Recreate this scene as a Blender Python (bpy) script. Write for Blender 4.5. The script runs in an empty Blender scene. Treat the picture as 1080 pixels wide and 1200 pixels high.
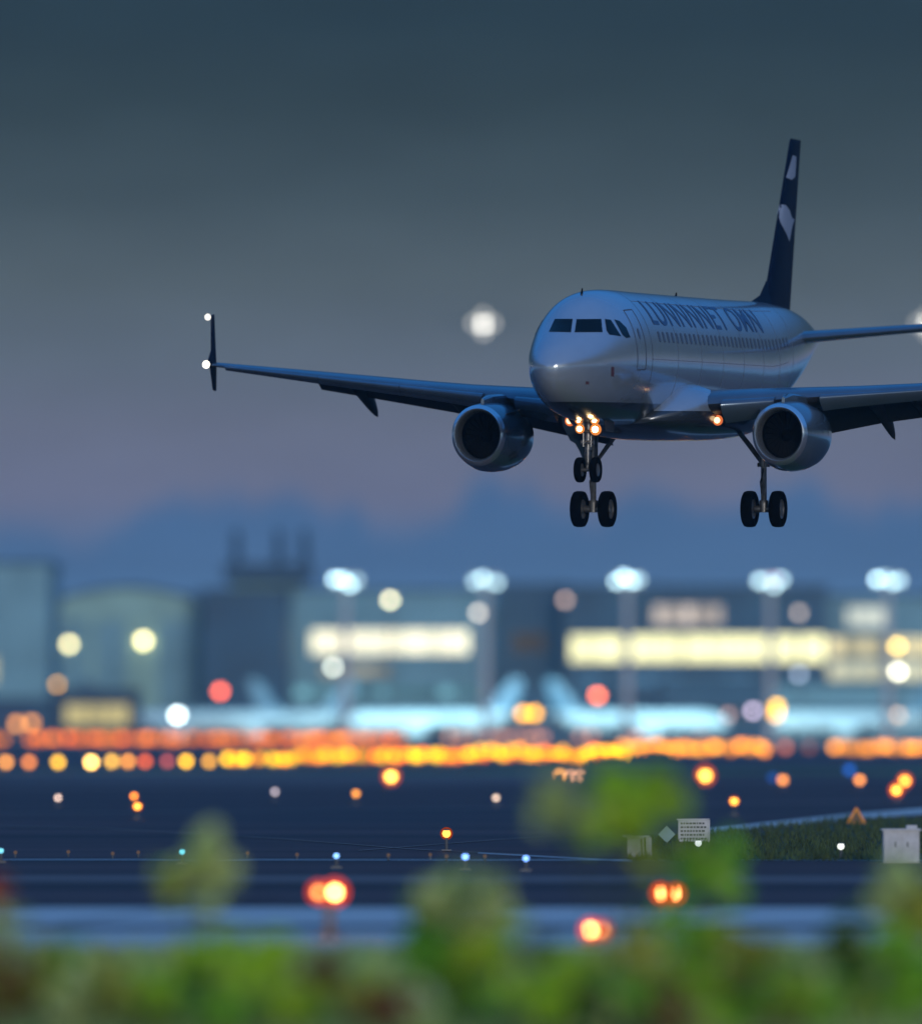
import bpy, bmesh, math, random
from mathutils import Vector, Matrix
from mathutils.bvhtree import BVHTree
R = math.radians
sc = bpy.context.scene
rnd = random.Random(7)

# ------------------------------------------------------------------ camera
FPX, CAMH, HOR = 8000.0, 4.0, 845.0          # focal length in photo pixels, eye height, horizon row
TAU = math.atan((HOR - 600) / FPX)
FOCUS, APER = 214.0, 0.84
cd = bpy.data.cameras.new("camera"); cam = bpy.data.objects.new("camera", cd)
sc.collection.objects.link(cam); sc.camera = cam
cam.location = (0, 0, CAMH); cam.rotation_euler = (math.pi / 2 + TAU, 0, 0)
cd.sensor_fit = 'HORIZONTAL'; cd.sensor_width = 36.0
cd.lens = 36.0 * FPX / 1080.0
cd.clip_start = 1.0; cd.clip_end = 60000
cd.dof.use_dof = True; cd.dof.focus_distance = FOCUS
cd.dof.aperture_fstop = cd.lens / 1000.0 / APER
cd.dof.aperture_blades = 0
sc.view_settings.view_transform = 'Standard'; sc.view_settings.look = 'None'
sc.view_settings.exposure = 0; sc.view_settings.gamma = 1
sc.cycles.use_denoising = True
sc.cycles.use_adaptive_sampling = False
sc.cycles.sample_clamp_indirect = 1.5
sc.cycles.max_bounces = 5; sc.cycles.diffuse_bounces = 2; sc.cycles.glossy_bounces = 3
sc.cycles.caustics_reflective = False; sc.cycles.caustics_refractive = False

# ------------------------------------------------------------------ sky
def lin(r, g, b):
    f = lambda c: (c / 255) / 12.92 if c / 255 <= .04045 else ((c / 255 + .055) / 1.055) ** 2.4
    return (f(r), f(g), f(b), 1)
w = bpy.data.worlds.new("World"); sc.world = w; w.use_nodes = True
nt = w.node_tree; nt.nodes.clear()
N = nt.nodes.new; Lk = nt.links.new
def mth(op, a, b=None, c=None, clamp=False):
    n = N('ShaderNodeMath'); n.operation = op; n.use_clamp = clamp
    for i, v in enumerate((a, b, c)):
        if v is None: continue
        if isinstance(v, (int, float)): n.inputs[i].default_value = v
        else: Lk(v, n.inputs[i])
    return n.outputs[0]
def mixc(f, a, b, mode='MIX'):
    n = N('ShaderNodeMix'); n.data_type = 'RGBA'; n.blend_type = mode
    for i, v in ((0, f), (6, a), (7, b)):
        if isinstance(v, (int, float, tuple)): n.inputs[i].default_value = v
        else: Lk(v, n.inputs[i])
    return n.outputs[2]
def ramp(fac, stops, interp='LINEAR'):
    n = N('ShaderNodeValToRGB'); n.color_ramp.interpolation = interp
    e = n.color_ramp.elements
    e[0].position, e[0].color = stops[0][0], stops[0][1]
    e[1].position, e[1].color = stops[-1][0], stops[-1][1]
    for p, c in stops[1:-1]:
        k = e.new(p); k.color = c
    Lk(fac, n.inputs[0]); return n.outputs[0]
tc = N('ShaderNodeTexCoord'); sx = N('ShaderNodeSeparateXYZ'); Lk(tc.outputs['Generated'], sx.inputs[0])
X, Y, Z = sx.outputs
# elevation expressed as photo rows above the horizon / 1000
hy = mth('SQRT', mth('ADD', mth('MULTIPLY', X, X), mth('MULTIPLY', Y, Y)))
el = mth('MULTIPLY', mth('DIVIDE', Z, mth('MAXIMUM', hy, .001)), 8.0)       # rows/1000
az = mth('DIVIDE', X, mth('MAXIMUM', mth('ABSOLUTE', Y), .2))
def rows(y): return (845 - y) / 1000.0
base = ramp(el, [(rows(845), lin(104, 136, 172)), (rows(700), lin(88, 116, 156)), (rows(640), lin(96, 116, 152)),
                 (rows(585), lin(110, 116, 142)), (rows(500), lin(105, 112, 132)), (rows(420), lin(96, 108, 122)),
                 (rows(330), lin(85, 98, 106)), (rows(230), lin(68, 83, 91)), (rows(120), lin(53, 69, 77)),
                 (rows(20), lin(44, 62, 73))])
nz = N('ShaderNodeTexNoise'); nz.inputs['Scale'].default_value = 55; nz.inputs['Detail'].default_value = 3; nz.inputs['Roughness'].default_value = .45
cv = N('ShaderNodeCombineXYZ'); Lk(az, cv.inputs[0]); Lk(mth('MULTIPLY', el, .02), cv.inputs[1]); cv.inputs[2].default_value = 3.3
Lk(cv.outputs[0], nz.inputs['Vector'])
edge = mth('ADD', mth('MULTIPLY', mth('SUBTRACT', nz.outputs['Fac'], .5), .30), rows(600))
mr = N('ShaderNodeMapRange'); mr.interpolation_type = 'SMOOTHSTEP'
Lk(mth('SUBTRACT', edge, el), mr.inputs[0]); mr.inputs[1].default_value = -.018; mr.inputs[2].default_value = .035
cloudcol = ramp(el, [(rows(845), lin(104, 150, 192)), (rows(740), lin(94, 134, 178)), (rows(670), lin(80, 112, 152)), (rows(580), lin(74, 106, 148))])
c1 = mixc(mr.outputs[0], base, cloudcol)
# faint streaky unevenness of the upper sky
n2 = N('ShaderNodeTexNoise'); n2.inputs['Scale'].default_value = 9; n2.inputs['Detail'].default_value = 4
cv2 = N('ShaderNodeCombineXYZ'); Lk(mth('MULTIPLY', az, 3.5), cv2.inputs[0]); Lk(mth('MULTIPLY', el, 1.3), cv2.inputs[1])
Lk(cv2.outputs[0], n2.inputs['Vector'])
v2 = mth('ADD', mth('MULTIPLY', mth('SUBTRACT', n2.outputs['Fac'], .5), .30), 1.0)
c2 = mixc(1.0, c1, v2, 'MULTIPLY')
# the vault overhead: deep dusk blue
mo = N('ShaderNodeMapRange'); mo.interpolation_type = 'SMOOTHSTEP'
Lk(Z, mo.inputs[0]); mo.inputs[1].default_value = .125; mo.inputs[2].default_value = .36
c3 = mixc(mo.outputs[0], c2, (.025, .175, .52, 1))
# unseen western afterglow, added to fill light from behind the camera
gy = N('ShaderNodeMapRange'); gy.interpolation_type = 'SMOOTHSTEP'; Lk(mth('MULTIPLY', Y, -1.0), gy.inputs[0]); gy.inputs[1].default_value = .35; gy.inputs[2].default_value = .95
gz = N('ShaderNodeMapRange'); gz.interpolation_type = 'SMOOTHSTEP'; Lk(Z, gz.inputs[0]); gz.inputs[1].default_value = .5; gz.inputs[2].default_value = .0
c3 = mixc(mth('MULTIPLY', gy.outputs[0], gz.outputs[0]), c3, (.85, .80, .72, 1), 'ADD')
bg = N('ShaderNodeBackground'); Lk(c3, bg.inputs[0]); bg.inputs[1].default_value = 1.0
wo = N('ShaderNodeOutputWorld'); Lk(bg.outputs[0], wo.inputs[0])

# the last light of the sun, low in the west behind the camera
sd = bpy.data.lights.new("sun", 'SUN'); sun = bpy.data.objects.new("sun", sd); sc.collection.objects.link(sun)
sd.energy = 1.1; sd.angle = R(14); sd.color = (1.0, .90, .80)
sun.rotation_euler = Vector((-.18, 1.0, -.16)).to_track_quat('-Z', 'Y').to_euler()

# ------------------------------------------------------------------ helpers
def P(px, py, d):
    """world point at ground distance d seen at photo pixel (px, py)"""
    u, v = (px - 540) / FPX, (600 - py) / FPX
    dy = math.cos(TAU) - v * math.sin(TAU); dz = math.sin(TAU) + v * math.cos(TAU)
    return Vector((u * d / dy, d, CAMH + dz * d / dy))
def gd(py, z=0.0):
    """ground distance whose height z is seen in photo row py"""
    v = (600 - py) / FPX
    t = (math.sin(TAU) + v * math.cos(TAU)) / (math.cos(TAU) - v * math.sin(TAU))
    return (z - CAMH) / t

class MB:
    def __init__(s): s.v = []; s.f = []; s.m = []; s.mi = 0
    def add(s, vs, fs):
        o = len(s.v); s.v += [tuple(v) for v in vs]
        s.f += [tuple(i + o for i in f) for f in fs]; s.m += [s.mi] * len(fs); return s
    def box(s, c, d, rz=0):
        x, y, z = d[0] / 2, d[1] / 2, d[2] / 2; cr, sr = math.cos(rz), math.sin(rz)
        vs = [(c[0] + a * x * cr - b * y * sr, c[1] + a * x * sr + b * y * cr, c[2] + e * z) for a in (-1, 1) for b in (-1, 1) for e in (-1, 1)]
        return s.add(vs, [(0, 1, 3, 2), (4, 6, 7, 5), (0, 4, 5, 1), (2, 3, 7, 6), (0, 2, 6, 4), (1, 5, 7, 3)])
    def loft(s, rings, cap=True, closed=True):
        n = len(rings[0]); vs = [p for r in rings for p in r]; fs = []
        for i in range(len(rings) - 1):
            for j in range(n if closed else n - 1):
                k = (j + 1) % n
                fs.append((i * n + j, i * n + k, (i + 1) * n + k, (i + 1) * n + j))
        if cap and closed:
            fs.append(tuple(reversed(range(n)))); fs.append(tuple((len(rings) - 1) * n + j for j in range(n)))
        return s.add(vs, fs)
    def tube(s, pts, r, n=10, cap=True):
        pts = [Vector(p) for p in pts]; rs = r if isinstance(r, (list, tuple)) else [r] * len(pts); rings = []
        for i, p in enumerate(pts):
            t = (pts[min(i + 1, len(pts) - 1)] - pts[max(i - 1, 0)]).normalized()
            u = t.cross(Vector((0, 0, 1)) if abs(t.z) < .9 else Vector((0, 1, 0))).normalized(); w_ = t.cross(u)
            rings.append([p + (u * math.cos(2 * math.pi * k / n) + w_ * math.sin(2 * math.pi * k / n)) * rs[i] for k in range(n)])
        return s.loft(rings, cap)
    def lathe(s, prof, c, axis, n=32):
        """prof = [(along, radius)] about axis through c"""
        ax = Vector(axis).normalized(); u = ax.cross(Vector((0, 0, 1)) if abs(ax.z) < .9 else Vector((0, 1, 0))).normalized(); w_ = ax.cross(u); c = Vector(c)
        rings = [[c + ax * a + (u * math.cos(2 * math.pi * k / n) + w_ * math.sin(2 * math.pi * k / n)) * r for k in range(n)] for a, r in prof]
        return s.loft(rings, cap=False)
    def ball(s, c, r, n=12, m=8, sc_=(1, 1, 1)):
        rings = [[(c[0] + r * sc_[0] * math.sin(math.pi * i / m) * math.cos(2 * math.pi * k / n), c[1] + r * sc_[1] * math.sin(math.pi * i / m) * math.sin(2 * math.pi * k / n), c[2] - r * sc_[2] * math.cos(math.pi * i / m)) for k in range(n)] for i in range(m + 1)]
        return s.loft(rings, cap=False)
    def mesh(s, name, mats, smooth=None):
        me = bpy.data.meshes.new(name); me.from_pydata(s.v, [], s.f)
        for mt in (mats if isinstance(mats, (list, tuple)) else [mats]): me.materials.append(mt)
        me.polygons.foreach_set('material_index', s.m)
        bm = bmesh.new(); bm.from_mesh(me); bmesh.ops.recalc_face_normals(bm, faces=bm.faces); bm.to_mesh(me); bm.free()
        if smooth is not None:
            me.polygons.foreach_set('use_smooth', [True] * len(me.polygons))
            me.set_sharp_from_angle(angle=R(smooth))
        me.update(); return me
def obj(name, mb, mats, parent=None, smooth=None, loc=None, label=None, cat=None, group=None, kind=None):
    me = mb.mesh(name, mats, smooth) if isinstance(mb, MB) else mb
    o = bpy.data.objects.new(name, me); sc.collection.objects.link(o)
    if parent: o.parent = parent
    if loc is not None: o.location = loc
    tag(o, label, cat, group, kind); return o
def tag(o, label=None, cat=None, group=None, kind=None):
    if label: o['label'] = label
    if cat: o['category'] = cat
    if group: o['group'] = group
    if kind: o['kind'] = kind
    return o
def empty(name, loc, label, cat, group=None, rz=0):
    o = bpy.data.objects.new(name, None); sc.collection.objects.link(o); o.location = loc; o.rotation_euler = (0, 0, rz)
    return tag(o, label, cat, group)
def dup(root, loc, rz=0, label=None):
    r = root.copy(); sc.collection.objects.link(r); r.location = loc; r.rotation_euler = (0, 0, rz)
    if label: r['label'] = label
    for ch in list(root.children):
        c = ch.copy(); sc.collection.objects.link(c); c.parent = r
        for g in ch.children:
            d = g.copy(); sc.collection.objects.link(d); d.parent = c
    return r

def mat(name, col, rough=.6, metal=0, coat=0, noise=0, nscale=5, spec=.5, bump=0, stretch=None, col2=None):
    m = bpy.data.materials.new(name); m.use_nodes = True; t = m.node_tree; b = t.nodes['Principled BSDF']
    c = (*col[:3], 1); b.inputs['Base Color'].default_value = c
    b.inputs['Roughness'].default_value = rough; b.inputs['Metallic'].default_value = metal
    b.inputs['Coat Weight'].default_value = coat; b.inputs['Coat Roughness'].default_value = .08; b.inputs['Specular IOR Level'].default_value = spec
    if noise or bump:
        tcn = t.nodes.new('ShaderNodeTexCoord'); mp = t.nodes.new('ShaderNodeMapping')
        if stretch: mp.inputs['Scale'].default_value = stretch
        t.links.new(tcn.outputs['Object'], mp.inputs[0])
        n = t.nodes.new('ShaderNodeTexNoise'); n.inputs['Scale'].default_value = nscale; n.inputs['Detail'].default_value = 6
        t.links.new(mp.outputs[0], n.inputs['Vector'])
        if noise:
            r_ = t.nodes.new('ShaderNodeValToRGB'); e = r_.color_ramp.elements
            lo = tuple(x * (1 - noise) for x in c[:3]) + (1,); hi = (*col2[:3], 1) if col2 else tuple(min(1, x * (1 + noise)) for x in c[:3]) + (1,)
            e[0].position, e[0].color, e[1].position, e[1].color = .32, lo, .68, hi
            t.links.new(n.outputs['Fac'], r_.inputs[0]); t.links.new(r_.outputs[0], b.inputs['Base Color'])
        if bump:
            bp = t.nodes.new('ShaderNodeBump'); bp.inputs['Strength'].default_value = bump
            t.links.new(n.outputs['Fac'], bp.inputs['Height']); t.links.new(bp.outputs[0], b.inputs['Normal'])
    return m
def glow(name, col, strength, sampling='NONE'):
    m = bpy.data.materials.new(name); m.use_nodes = True; t = m.node_tree; t.nodes.clear()
    e = t.nodes.new('ShaderNodeEmission'); o = t.nodes.new('ShaderNodeOutputMaterial')
    e.inputs[0].default_value = (*col[:3], 1); e.inputs[1].default_value = strength
    t.links.new(e.outputs[0], o.inputs[0]); m.cycles.emission_sampling = sampling; return m
# lamps take their colour and strength from the object's own colour
lampm = bpy.data.materials.new('lamp_glass_lit'); lampm.use_nodes = True; t = lampm.node_tree; t.nodes.clear()
oi = t.nodes.new('ShaderNodeObjectInfo'); e_ = t.nodes.new('ShaderNodeEmission'); o_ = t.nodes.new('ShaderNodeOutputMaterial')
ml = t.nodes.new('ShaderNodeMath'); ml.operation = 'MULTIPLY'; ml.inputs[1].default_value = 1000
t.links.new(oi.outputs['Alpha'], ml.inputs[0]); t.links.new(oi.outputs['Color'], e_.inputs[0]); t.links.new(ml.outputs[0], e_.inputs[1]); t.links.new(e_.outputs[0], o_.inputs[0])
lampm.cycles.emission_sampling = 'NONE'

def setglow(o, col, T, d, size, area=1.0):
    """colour and strength so that the lens-blurred lamp reads as radiance T"""
    B = APER * FPX * abs(1 / FOCUS - 1 / d); s = size * FPX / d
    mx = max(col); k = T * (1 + (B * B) / (s * s * area))
    o.color = (col[0] / mx, col[1] / mx, col[2] / mx, k * mx / 1000.0)

# ------------------------------------------------------------------ ground and pavements
M_ground = mat('airfield_grass', (.16, .24, .08), .9, noise=.5, nscale=.06, stretch=(1, .25, 1))
M_asph = mat('asphalt', (.085, .042, .036), .62, noise=.5, nscale=.05, stretch=(.25, 1, 1), spec=.35)
M_asph2 = mat('dark_asphalt', (.085, .038, .034), .7, noise=.6, nscale=.10, stretch=(.06, 1, 1), spec=.3)
M_conc = mat('concrete', (.78, .70, .62), .8, noise=.22, nscale=.08, stretch=(.15, 1, 1))
M_conc2 = mat('worn_concrete', (.26, .20, .17), .8, noise=.25, nscale=.1, stretch=(.15, 1, 1))
M_wasph = mat('worn_asphalt', (.15, .10, .09), .75, noise=.4, nscale=.2, stretch=(.1, 1, 1))
M_line = mat('white_marking', (.62, .63, .62), .6)
def sheet(name, pts, z, m, kind='structure', label=None):
    b = MB(); b.add([(p[0], p[1], z) for p in pts], [tuple(range(len(pts)))]); return obj(name, b, m, kind=kind)
def strip(name, y_far, y_near, m, z, x0=-900, x1=900, skew=0):
    a, b_ = gd(y_far), gd(y_near)
    return sheet(name, [(x0, b_ + skew, 0), (x1, b_ - skew, 0), (x1, a - skew, 0), (x0, a + skew, 0)], z, m)
def gpt(px, py): d = gd(py); p = P(px, py, d); return (p.x, p.y, 0)
sheet('ground', [(-3000, -200, 0), (3000, -200, 0), (3000, 6000, 0), (-3000, 6000, 0)], 0, M_ground)
sheet('apron', [(-700, 560, 0), (700, 560, 0), (900, 2300, 0), (-900, 2300, 0)], .012, M_asph)
sheet('runway', [(-900, 196, 0), (900, 190, 0), (900, 520, 0), (-900, 520, 0)], .008, M_asph2)
sheet('runway_band', [gpt(-300, 905), gpt(300, 905), gpt(620, 908), gpt(760, 914), gpt(600, 917), gpt(330, 918), gpt(-300, 914)], .012, M_wasph)
strip('taxiway', 1009, 1064, M_asph2, .012)
strip('taxiway_shoulder', 1026, 1036, M_wasph, .016)
strip('service_road', 1064, 1082, M_conc, .012)
strip('path', 1082, 1112, M_conc, .012)
sheet('road_marking', [(-200, gd(1003), 0), (30, gd(1009), 0), (30, gd(1009.8), 0), (-200, gd(1004), 0)], .02, M_line)
sheet('taxiway_edge_marking', [gpt(560, 1000), gpt(740, 1010), gpt(740, 1011), gpt(560, 1001.2)], .024, M_line)
sheet('taxiway_exit', [gpt(826, 972), gpt(1000, 954), gpt(1130, 945), gpt(1130, 951), gpt(1000, 961), gpt(826, 978)], .024, M_conc)
def line_px(name, pts, w_, z, m):
    for (a, b_) in zip(pts[:-1], pts[1:]): pass
    up = [gpt(x, y - w_ / 2) for x, y in pts]; dn = [gpt(x, y + w_ / 2) for x, y in pts]
    sheet(name, up + dn[::-1], z, m)
line_px('taxiway_marking', [(-60, 968), (120, 972), (330, 984), (480, 996), (620, 1003)], .7, .028, M_conc2)
line_px('taxiway_marking', [(420, 998), (520, 990), (600, 984), (720, 976)], .6, .032, M_conc2)
line_px('runway_marking', [(-60, 955), (300, 951), (700, 946), (1100, 938)], .8, .028, M_conc2)
line_px('runway_marking', [(-60, 925), (300, 922), (700, 918), (1100, 912)], 1.2, .03, M_conc2)
line_px('service_road_marking', [(-60, 1104), (200, 1066), (330, 1052)], .8, .034, M_asph2)
line_px('service_road_marking', [(-200, 1088), (1200, 1088)], 5, .030, M_asph)
# grass island between the pavements
isl = [gpt(735, 1009), gpt(752, 990), gpt(850, 981), gpt(930, 972), gpt(1010, 963), gpt(1130, 955), gpt(1200, 955), gpt(1200, 1009)]
M_grass = mat('island_grass', (.038, .065, .02), .9, noise=.6, nscale=.8, stretch=(1, .2, 1))
sheet('grass_island', isl, .03, M_grass)

# ------------------------------------------------------------------ the airliner
aYaw, aPit, aRol = R(17.0), R(2.0), R(0.5)
AM = (Matrix.Rotation(-aYaw, 4, 'Z') @ Matrix.Rotation(aPit, 4, 'X') @ Matrix.Rotation(aRol, 4, 'Y'))
AO = P(799, 425, 220.0); ZB = 5.3; AREF = 16.0
air = empty('airliner', (0, 0, 0), 'white twin-engine airliner with a dark navy tail fin landing with its wheels down', 'airliner')
air.matrix_world = Matrix.Translation(AO + AM @ Vector((0, 0, -ZB))) @ AM
AW = air.matrix_world.copy(); AWI = AW.inverted()
def L(l, a, z): return Vector((l, a - AREF, z + ZB))
def ploc(px, py):      # camera ray in the airliner's own space
    o = AWI @ Vector((0, 0, CAMH)); q = AWI @ P(px, py, 220); return o, (q - o).normalized()

def paint(name, col, rough, coat, dirt=.08, metal=.5):
    m = mat(name, col, rough, metal=metal, coat=coat, noise=dirt, nscale=.9, stretch=(1, .25, 1)); return m
M_white = paint('white_aircraft_paint', (.40, .48, .56), .18, .8)
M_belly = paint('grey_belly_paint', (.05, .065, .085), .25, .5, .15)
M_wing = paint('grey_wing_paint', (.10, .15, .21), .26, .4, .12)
M_navy = mat('navy_fin_paint', (.001, .004, .02), .55, spec=.15, noise=.1, nscale=1)
M_undershade = mat('underside_shade', (.02, .024, .032), .5, spec=.3, noise=.2, nscale=1)  # shade of the undersides put into the colour
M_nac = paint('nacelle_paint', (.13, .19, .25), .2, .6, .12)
M_metal = mat('polished_metal', (.55, .58, .6), .22, metal=1, noise=.1, nscale=3)
M_steel = mat('gear_steel', (.16, .165, .17), .35, metal=.6, noise=.3, nscale=6)
M_dark = mat('dark_cavity', (.002, .002, .003), .8, spec=.05)
M_tyre = mat('tyre_rubber', (.002, .002, .0025), .95, spec=.03)
M_glass = mat('cockpit_glass', (.003, .004, .006), .15, spec=.2)
M_win = mat('cabin_window_glass', (.10, .13, .20), .12)
M_let = mat('navy_lettering', (.04, .075, .18), .35)
M_blade = mat('fan_blade_titanium', (.005, .005, .006), .7, spec=.08)
M_lip = mat('inlet_lip_metal', (.72, .80, .86), .22, metal=.9)

ST = [(0, .00, -.43, -.43), (.05, .24, -.20, -.66), (.16, .43, -.03, -.84), (.4, .68, .20, -1.06), (.8, .95, .46, -1.30), (1.3, 1.19, .72, -1.50),
      (1.8, 1.37, .97, -1.64), (2.3, 1.51, 1.26, -1.75), (2.9, 1.65, 1.58, -1.85), (3.6, 1.77, 1.84, -1.93), (4.4, 1.87, 1.99, -1.99),
      (5.4, 1.94, 2.08, -2.04), (6.6, 1.975, 2.12, -2.07), (9, 1.975, 2.12, -2.07), (14, 1.975, 2.13, -2.07), (20, 1.975, 2.15, -2.07), (22.5, 1.96, 2.17, -1.98),
      (24.5, 1.88, 2.19, -1.72), (26.5, 1.68, 2.18, -1.26), (28.5, 1.38, 2.10, -.70), (30.5, .98, 1.92, -.08), (32.3, .55, 1.62, .50), (33.5, .25, 1.32, .85), (33.8, .10, 1.18, 1.0)]
ST = [((.7 + s_[0] * (5.4 - .7) / 5.4 if s_[0] < 5.4 else s_[0]), s_[1] * (.82 - .09 * min(1, max(0, (s_[0] - 15) / 8))), s_[2], s_[3]) for s_ in ST]
def fus(a):
    a = max(a, .7)
    for i in range(len(ST) - 1):
        if ST[i][0] <= a <= ST[i + 1][0]: break
    p0, p1, p2, p3 = ST[max(i - 1, 0)], ST[i], ST[i + 1], ST[min(i + 2, len(ST) - 1)]
    t = (a - p1[0]) / (p2[0] - p1[0]); h = p2[0] - p1[0]; out = []
    for k in (1, 2, 3):
        m1 = (p2[k] - p0[k]) / max(p2[0] - p0[0], 1e-6) * h; m2 = (p3[k] - p1[k]) / max(p3[0] - p1[0], 1e-6) * h
        out.append((2 * t ** 3 - 3 * t * t + 1) * p1[k] + (t ** 3 - 2 * t * t + t) * m1 + (-2 * t ** 3 + 3 * t * t) * p2[k] + (t ** 3 - t * t) * m2)
    if i == 0:
        q = math.sqrt(t); return (p2[1] * q, p1[2] + (p2[2] - p1[2]) * q, p1[3] + (p2[3] - p1[3]) * q)
    return out
def zc(a): return -.43 * max(0, 1 - a / 6.0) ** 1.3 if a < 6 else max(0, (a - 22) / 11.8) ** 1.2 * 1.08
def S(a, ph, off=0):
    hw, tp, bt = fus(a); c = zc(a)
    x = hw * math.cos(ph); z = c + (tp - c if math.sin(ph) > 0 else c - bt) * math.sin(ph)
    n = Vector((math.cos(ph), 0, math.sin(ph)))
    return L(x + n.x * off, a, z + n.z * off)
av = [.7 + q for q in (0, .004, .012, .025, .05, .09, .15, .22, .3)] + [1.1, 1.17]+ [1.25 + .25 * i for i in range(24)] + [7.5 + .75 * i for i in range(20)] + [22.4 + .5 * i for i in range(22)] + [33.3, 33.55, 33.8]
NR = 72
fb = MB(); fb.loft([[S(a, 2 * math.pi * k / NR) for k in range(NR)] for a in av], cap=False)
fb.add([S(33.8, 2 * math.pi * k / NR) for k in range(NR)], [tuple(range(NR))])
# grey belly below a line that sweeps along the hull
fuse = obj('fuselage', fb, [M_white, M_belly], air, smooth=40)
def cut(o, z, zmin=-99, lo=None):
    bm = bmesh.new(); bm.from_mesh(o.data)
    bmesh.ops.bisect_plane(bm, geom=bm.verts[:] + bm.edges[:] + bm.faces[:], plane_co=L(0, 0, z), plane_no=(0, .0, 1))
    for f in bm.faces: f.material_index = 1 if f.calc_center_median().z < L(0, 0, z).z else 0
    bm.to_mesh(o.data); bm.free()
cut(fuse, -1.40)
bvh_f = BVHTree.FromPolygons([Vector(v) for v in fb.v], fb.f)

def patch(name, poly, bvh, m, parent, off=.008, sub=5, label=None, mirror=False):
    """flat outline seen in the photograph laid onto the skin: n-gon grid cast onto the real surface"""
    b = bmesh.new(); vs = [b.verts.new((x, y, 0)) for x, y in poly]; b.faces.new(vs)
    xs = [p[0] for p in poly]; ys = [p[1] for p in poly]
    for k in range(1, sub * 2):
        for co, no in (((min(xs) + (max(xs) - min(xs)) * k / (sub * 2), 0, 0), (1, 0, 0)), ((0, min(ys) + (max(ys) - min(ys)) * k / (sub * 2), 0), (0, 1, 0))):
            bmesh.ops.bisect_plane(b, geom=b.verts[:] + b.edges[:] + b.faces[:], plane_co=co, plane_no=no)
    r = MB(); idx = {}; bad = set()
    b.verts.index_update()
    co = []
    for v in b.verts:
        o, d = ploc(v.co.x, v.co.y); hit = bvh.ray_cast(o, d)
        if hit[0] is None: bad.add(v.index); co.append(Vector()); continue
        n = hit[1] if hit[1].dot(d) < 0 else -hit[1]
        co.append(hit[0] + n * off)
    fs = [tuple(v.index for v in f.verts) for f in b.faces if not any(v.index in bad for v in f.verts)]
    b.free()
    if mirror: co = [Vector((-c.x, c.y, c.z)) for c in co]
    r.add(co, fs); return obj(name, r, m, parent, smooth=60, label=label)
G = 6.0
def cp(pts): return [(600 + x / G, 330 + y / G) for x, y in pts]        # from the enlarged cockpit view
cw = [cp([(300, 262), (425, 262), (413, 356), (258, 352)]), cp([(452, 264), (625, 262), (634, 355), (438, 356)]),
      cp([(650, 262), (692, 268), (765, 384), (682, 372), (663, 345)]), cp([(716, 265), (752, 275), (800, 322), (830, 392), (800, 396), (775, 375)])]
for i, pl in enumerate(cw):
    patch('cockpit_window', pl, bvh_f, M_glass, fuse)
    fr = [(sum(x for x, _ in pl) / len(pl) + (x - sum(x for x, _ in pl) / len(pl)) * 1.07, sum(y for _, y in pl) / len(pl) + (y - sum(y for _, y in pl) / len(pl)) * 1.12) for x, y in pl]
    if i > 1: patch('cockpit_window', pl, bvh_f, M_glass, fuse, mirror=True)
# cabin windows, port side
wm = None
for i in range(33):
    a = 7.6 + .533 * i
    if a > 25.2: break
    b = MB(); hw_, hh = .125, .17; ring = []
    for k in range(12):
        t = 2 * math.pi * k / 12; ct, st = math.cos(t), math.sin(t)
        da = hw_ * math.copysign(abs(ct) ** .6, ct); dz = hh * math.copysign(abs(st) ** .6, st)
        ring.append(S(a + da, math.asin((.66 + dz) / 2.1), .008))
    b.add(ring, [tuple(range(12))]); obj('cabin_window', b, M_win, fuse)
def surf_strip(pts, wdt, b):
    """thin line of given width laid on the hull through (a, phi) points"""
    for (a0, p0), (a1, p1) in zip(pts[:-1], pts[1:]):
        da, dp = a1 - a0, (p1 - p0) * 2; ln = math.hypot(da, dp); na, np_ = -dp / ln * wdt / 2, da / ln * wdt / 2 / 2
        n = max(2, int(ln / .15))
        for k in range(n):
            q = [(a0 + (a1 - a0) * t, p0 + (p1 - p0) * t) for t in (k / n, (k + 1) / n)]
            b.add([S(q[0][0] + na, q[0][1] + np_, .006), S(q[1][0] + na, q[1][1] + np_, .006), S(q[1][0] - na, q[1][1] - np_, .006), S(q[0][0] - na, q[0][1] - np_, .006)], [(0, 1, 2, 3)])
M_seam = mat('door_seam', (.09, .11, .15), .5)
db = MB(); surf_strip([(5.0, -.18), (5.0, .78), (5.85, .78), (5.85, -.18), (5.0, -.18)], .05, db)
door = obj('door', db, M_seam, fuse)
db = MB(); 
ring = [S(5.42 + .1 * math.cos(t), .36 + .09 * math.sin(t), .009) for t in [2 * math.pi * k / 10 for k in range(10)]]
db.add(ring, [tuple(range(10))]); obj('door_window', db, M_win, door)
db = MB(); surf_strip([(6.55, 1.45), (6.55, -.6)], .03, db); 
obj('panel_seam', db, M_seam, fuse)
M_seam2 = mat('fine_panel_seam', (.24, .27, .31), .4)
for a_ in (9.6, 12.4, 15.2, 18.0, 20.8, 23.2, 25.4):
    db = MB(); surf_strip([(a_, 1.5), (a_, -.7)], .03, db); obj('panel_seam', db, M_seam2, fuse)
for p_ in (.98, -.02):
    db = MB(); surf_strip([(6.6, p_), (24.5, p_)], .025, db); obj('panel_seam', db, M_seam2, fuse)
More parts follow.
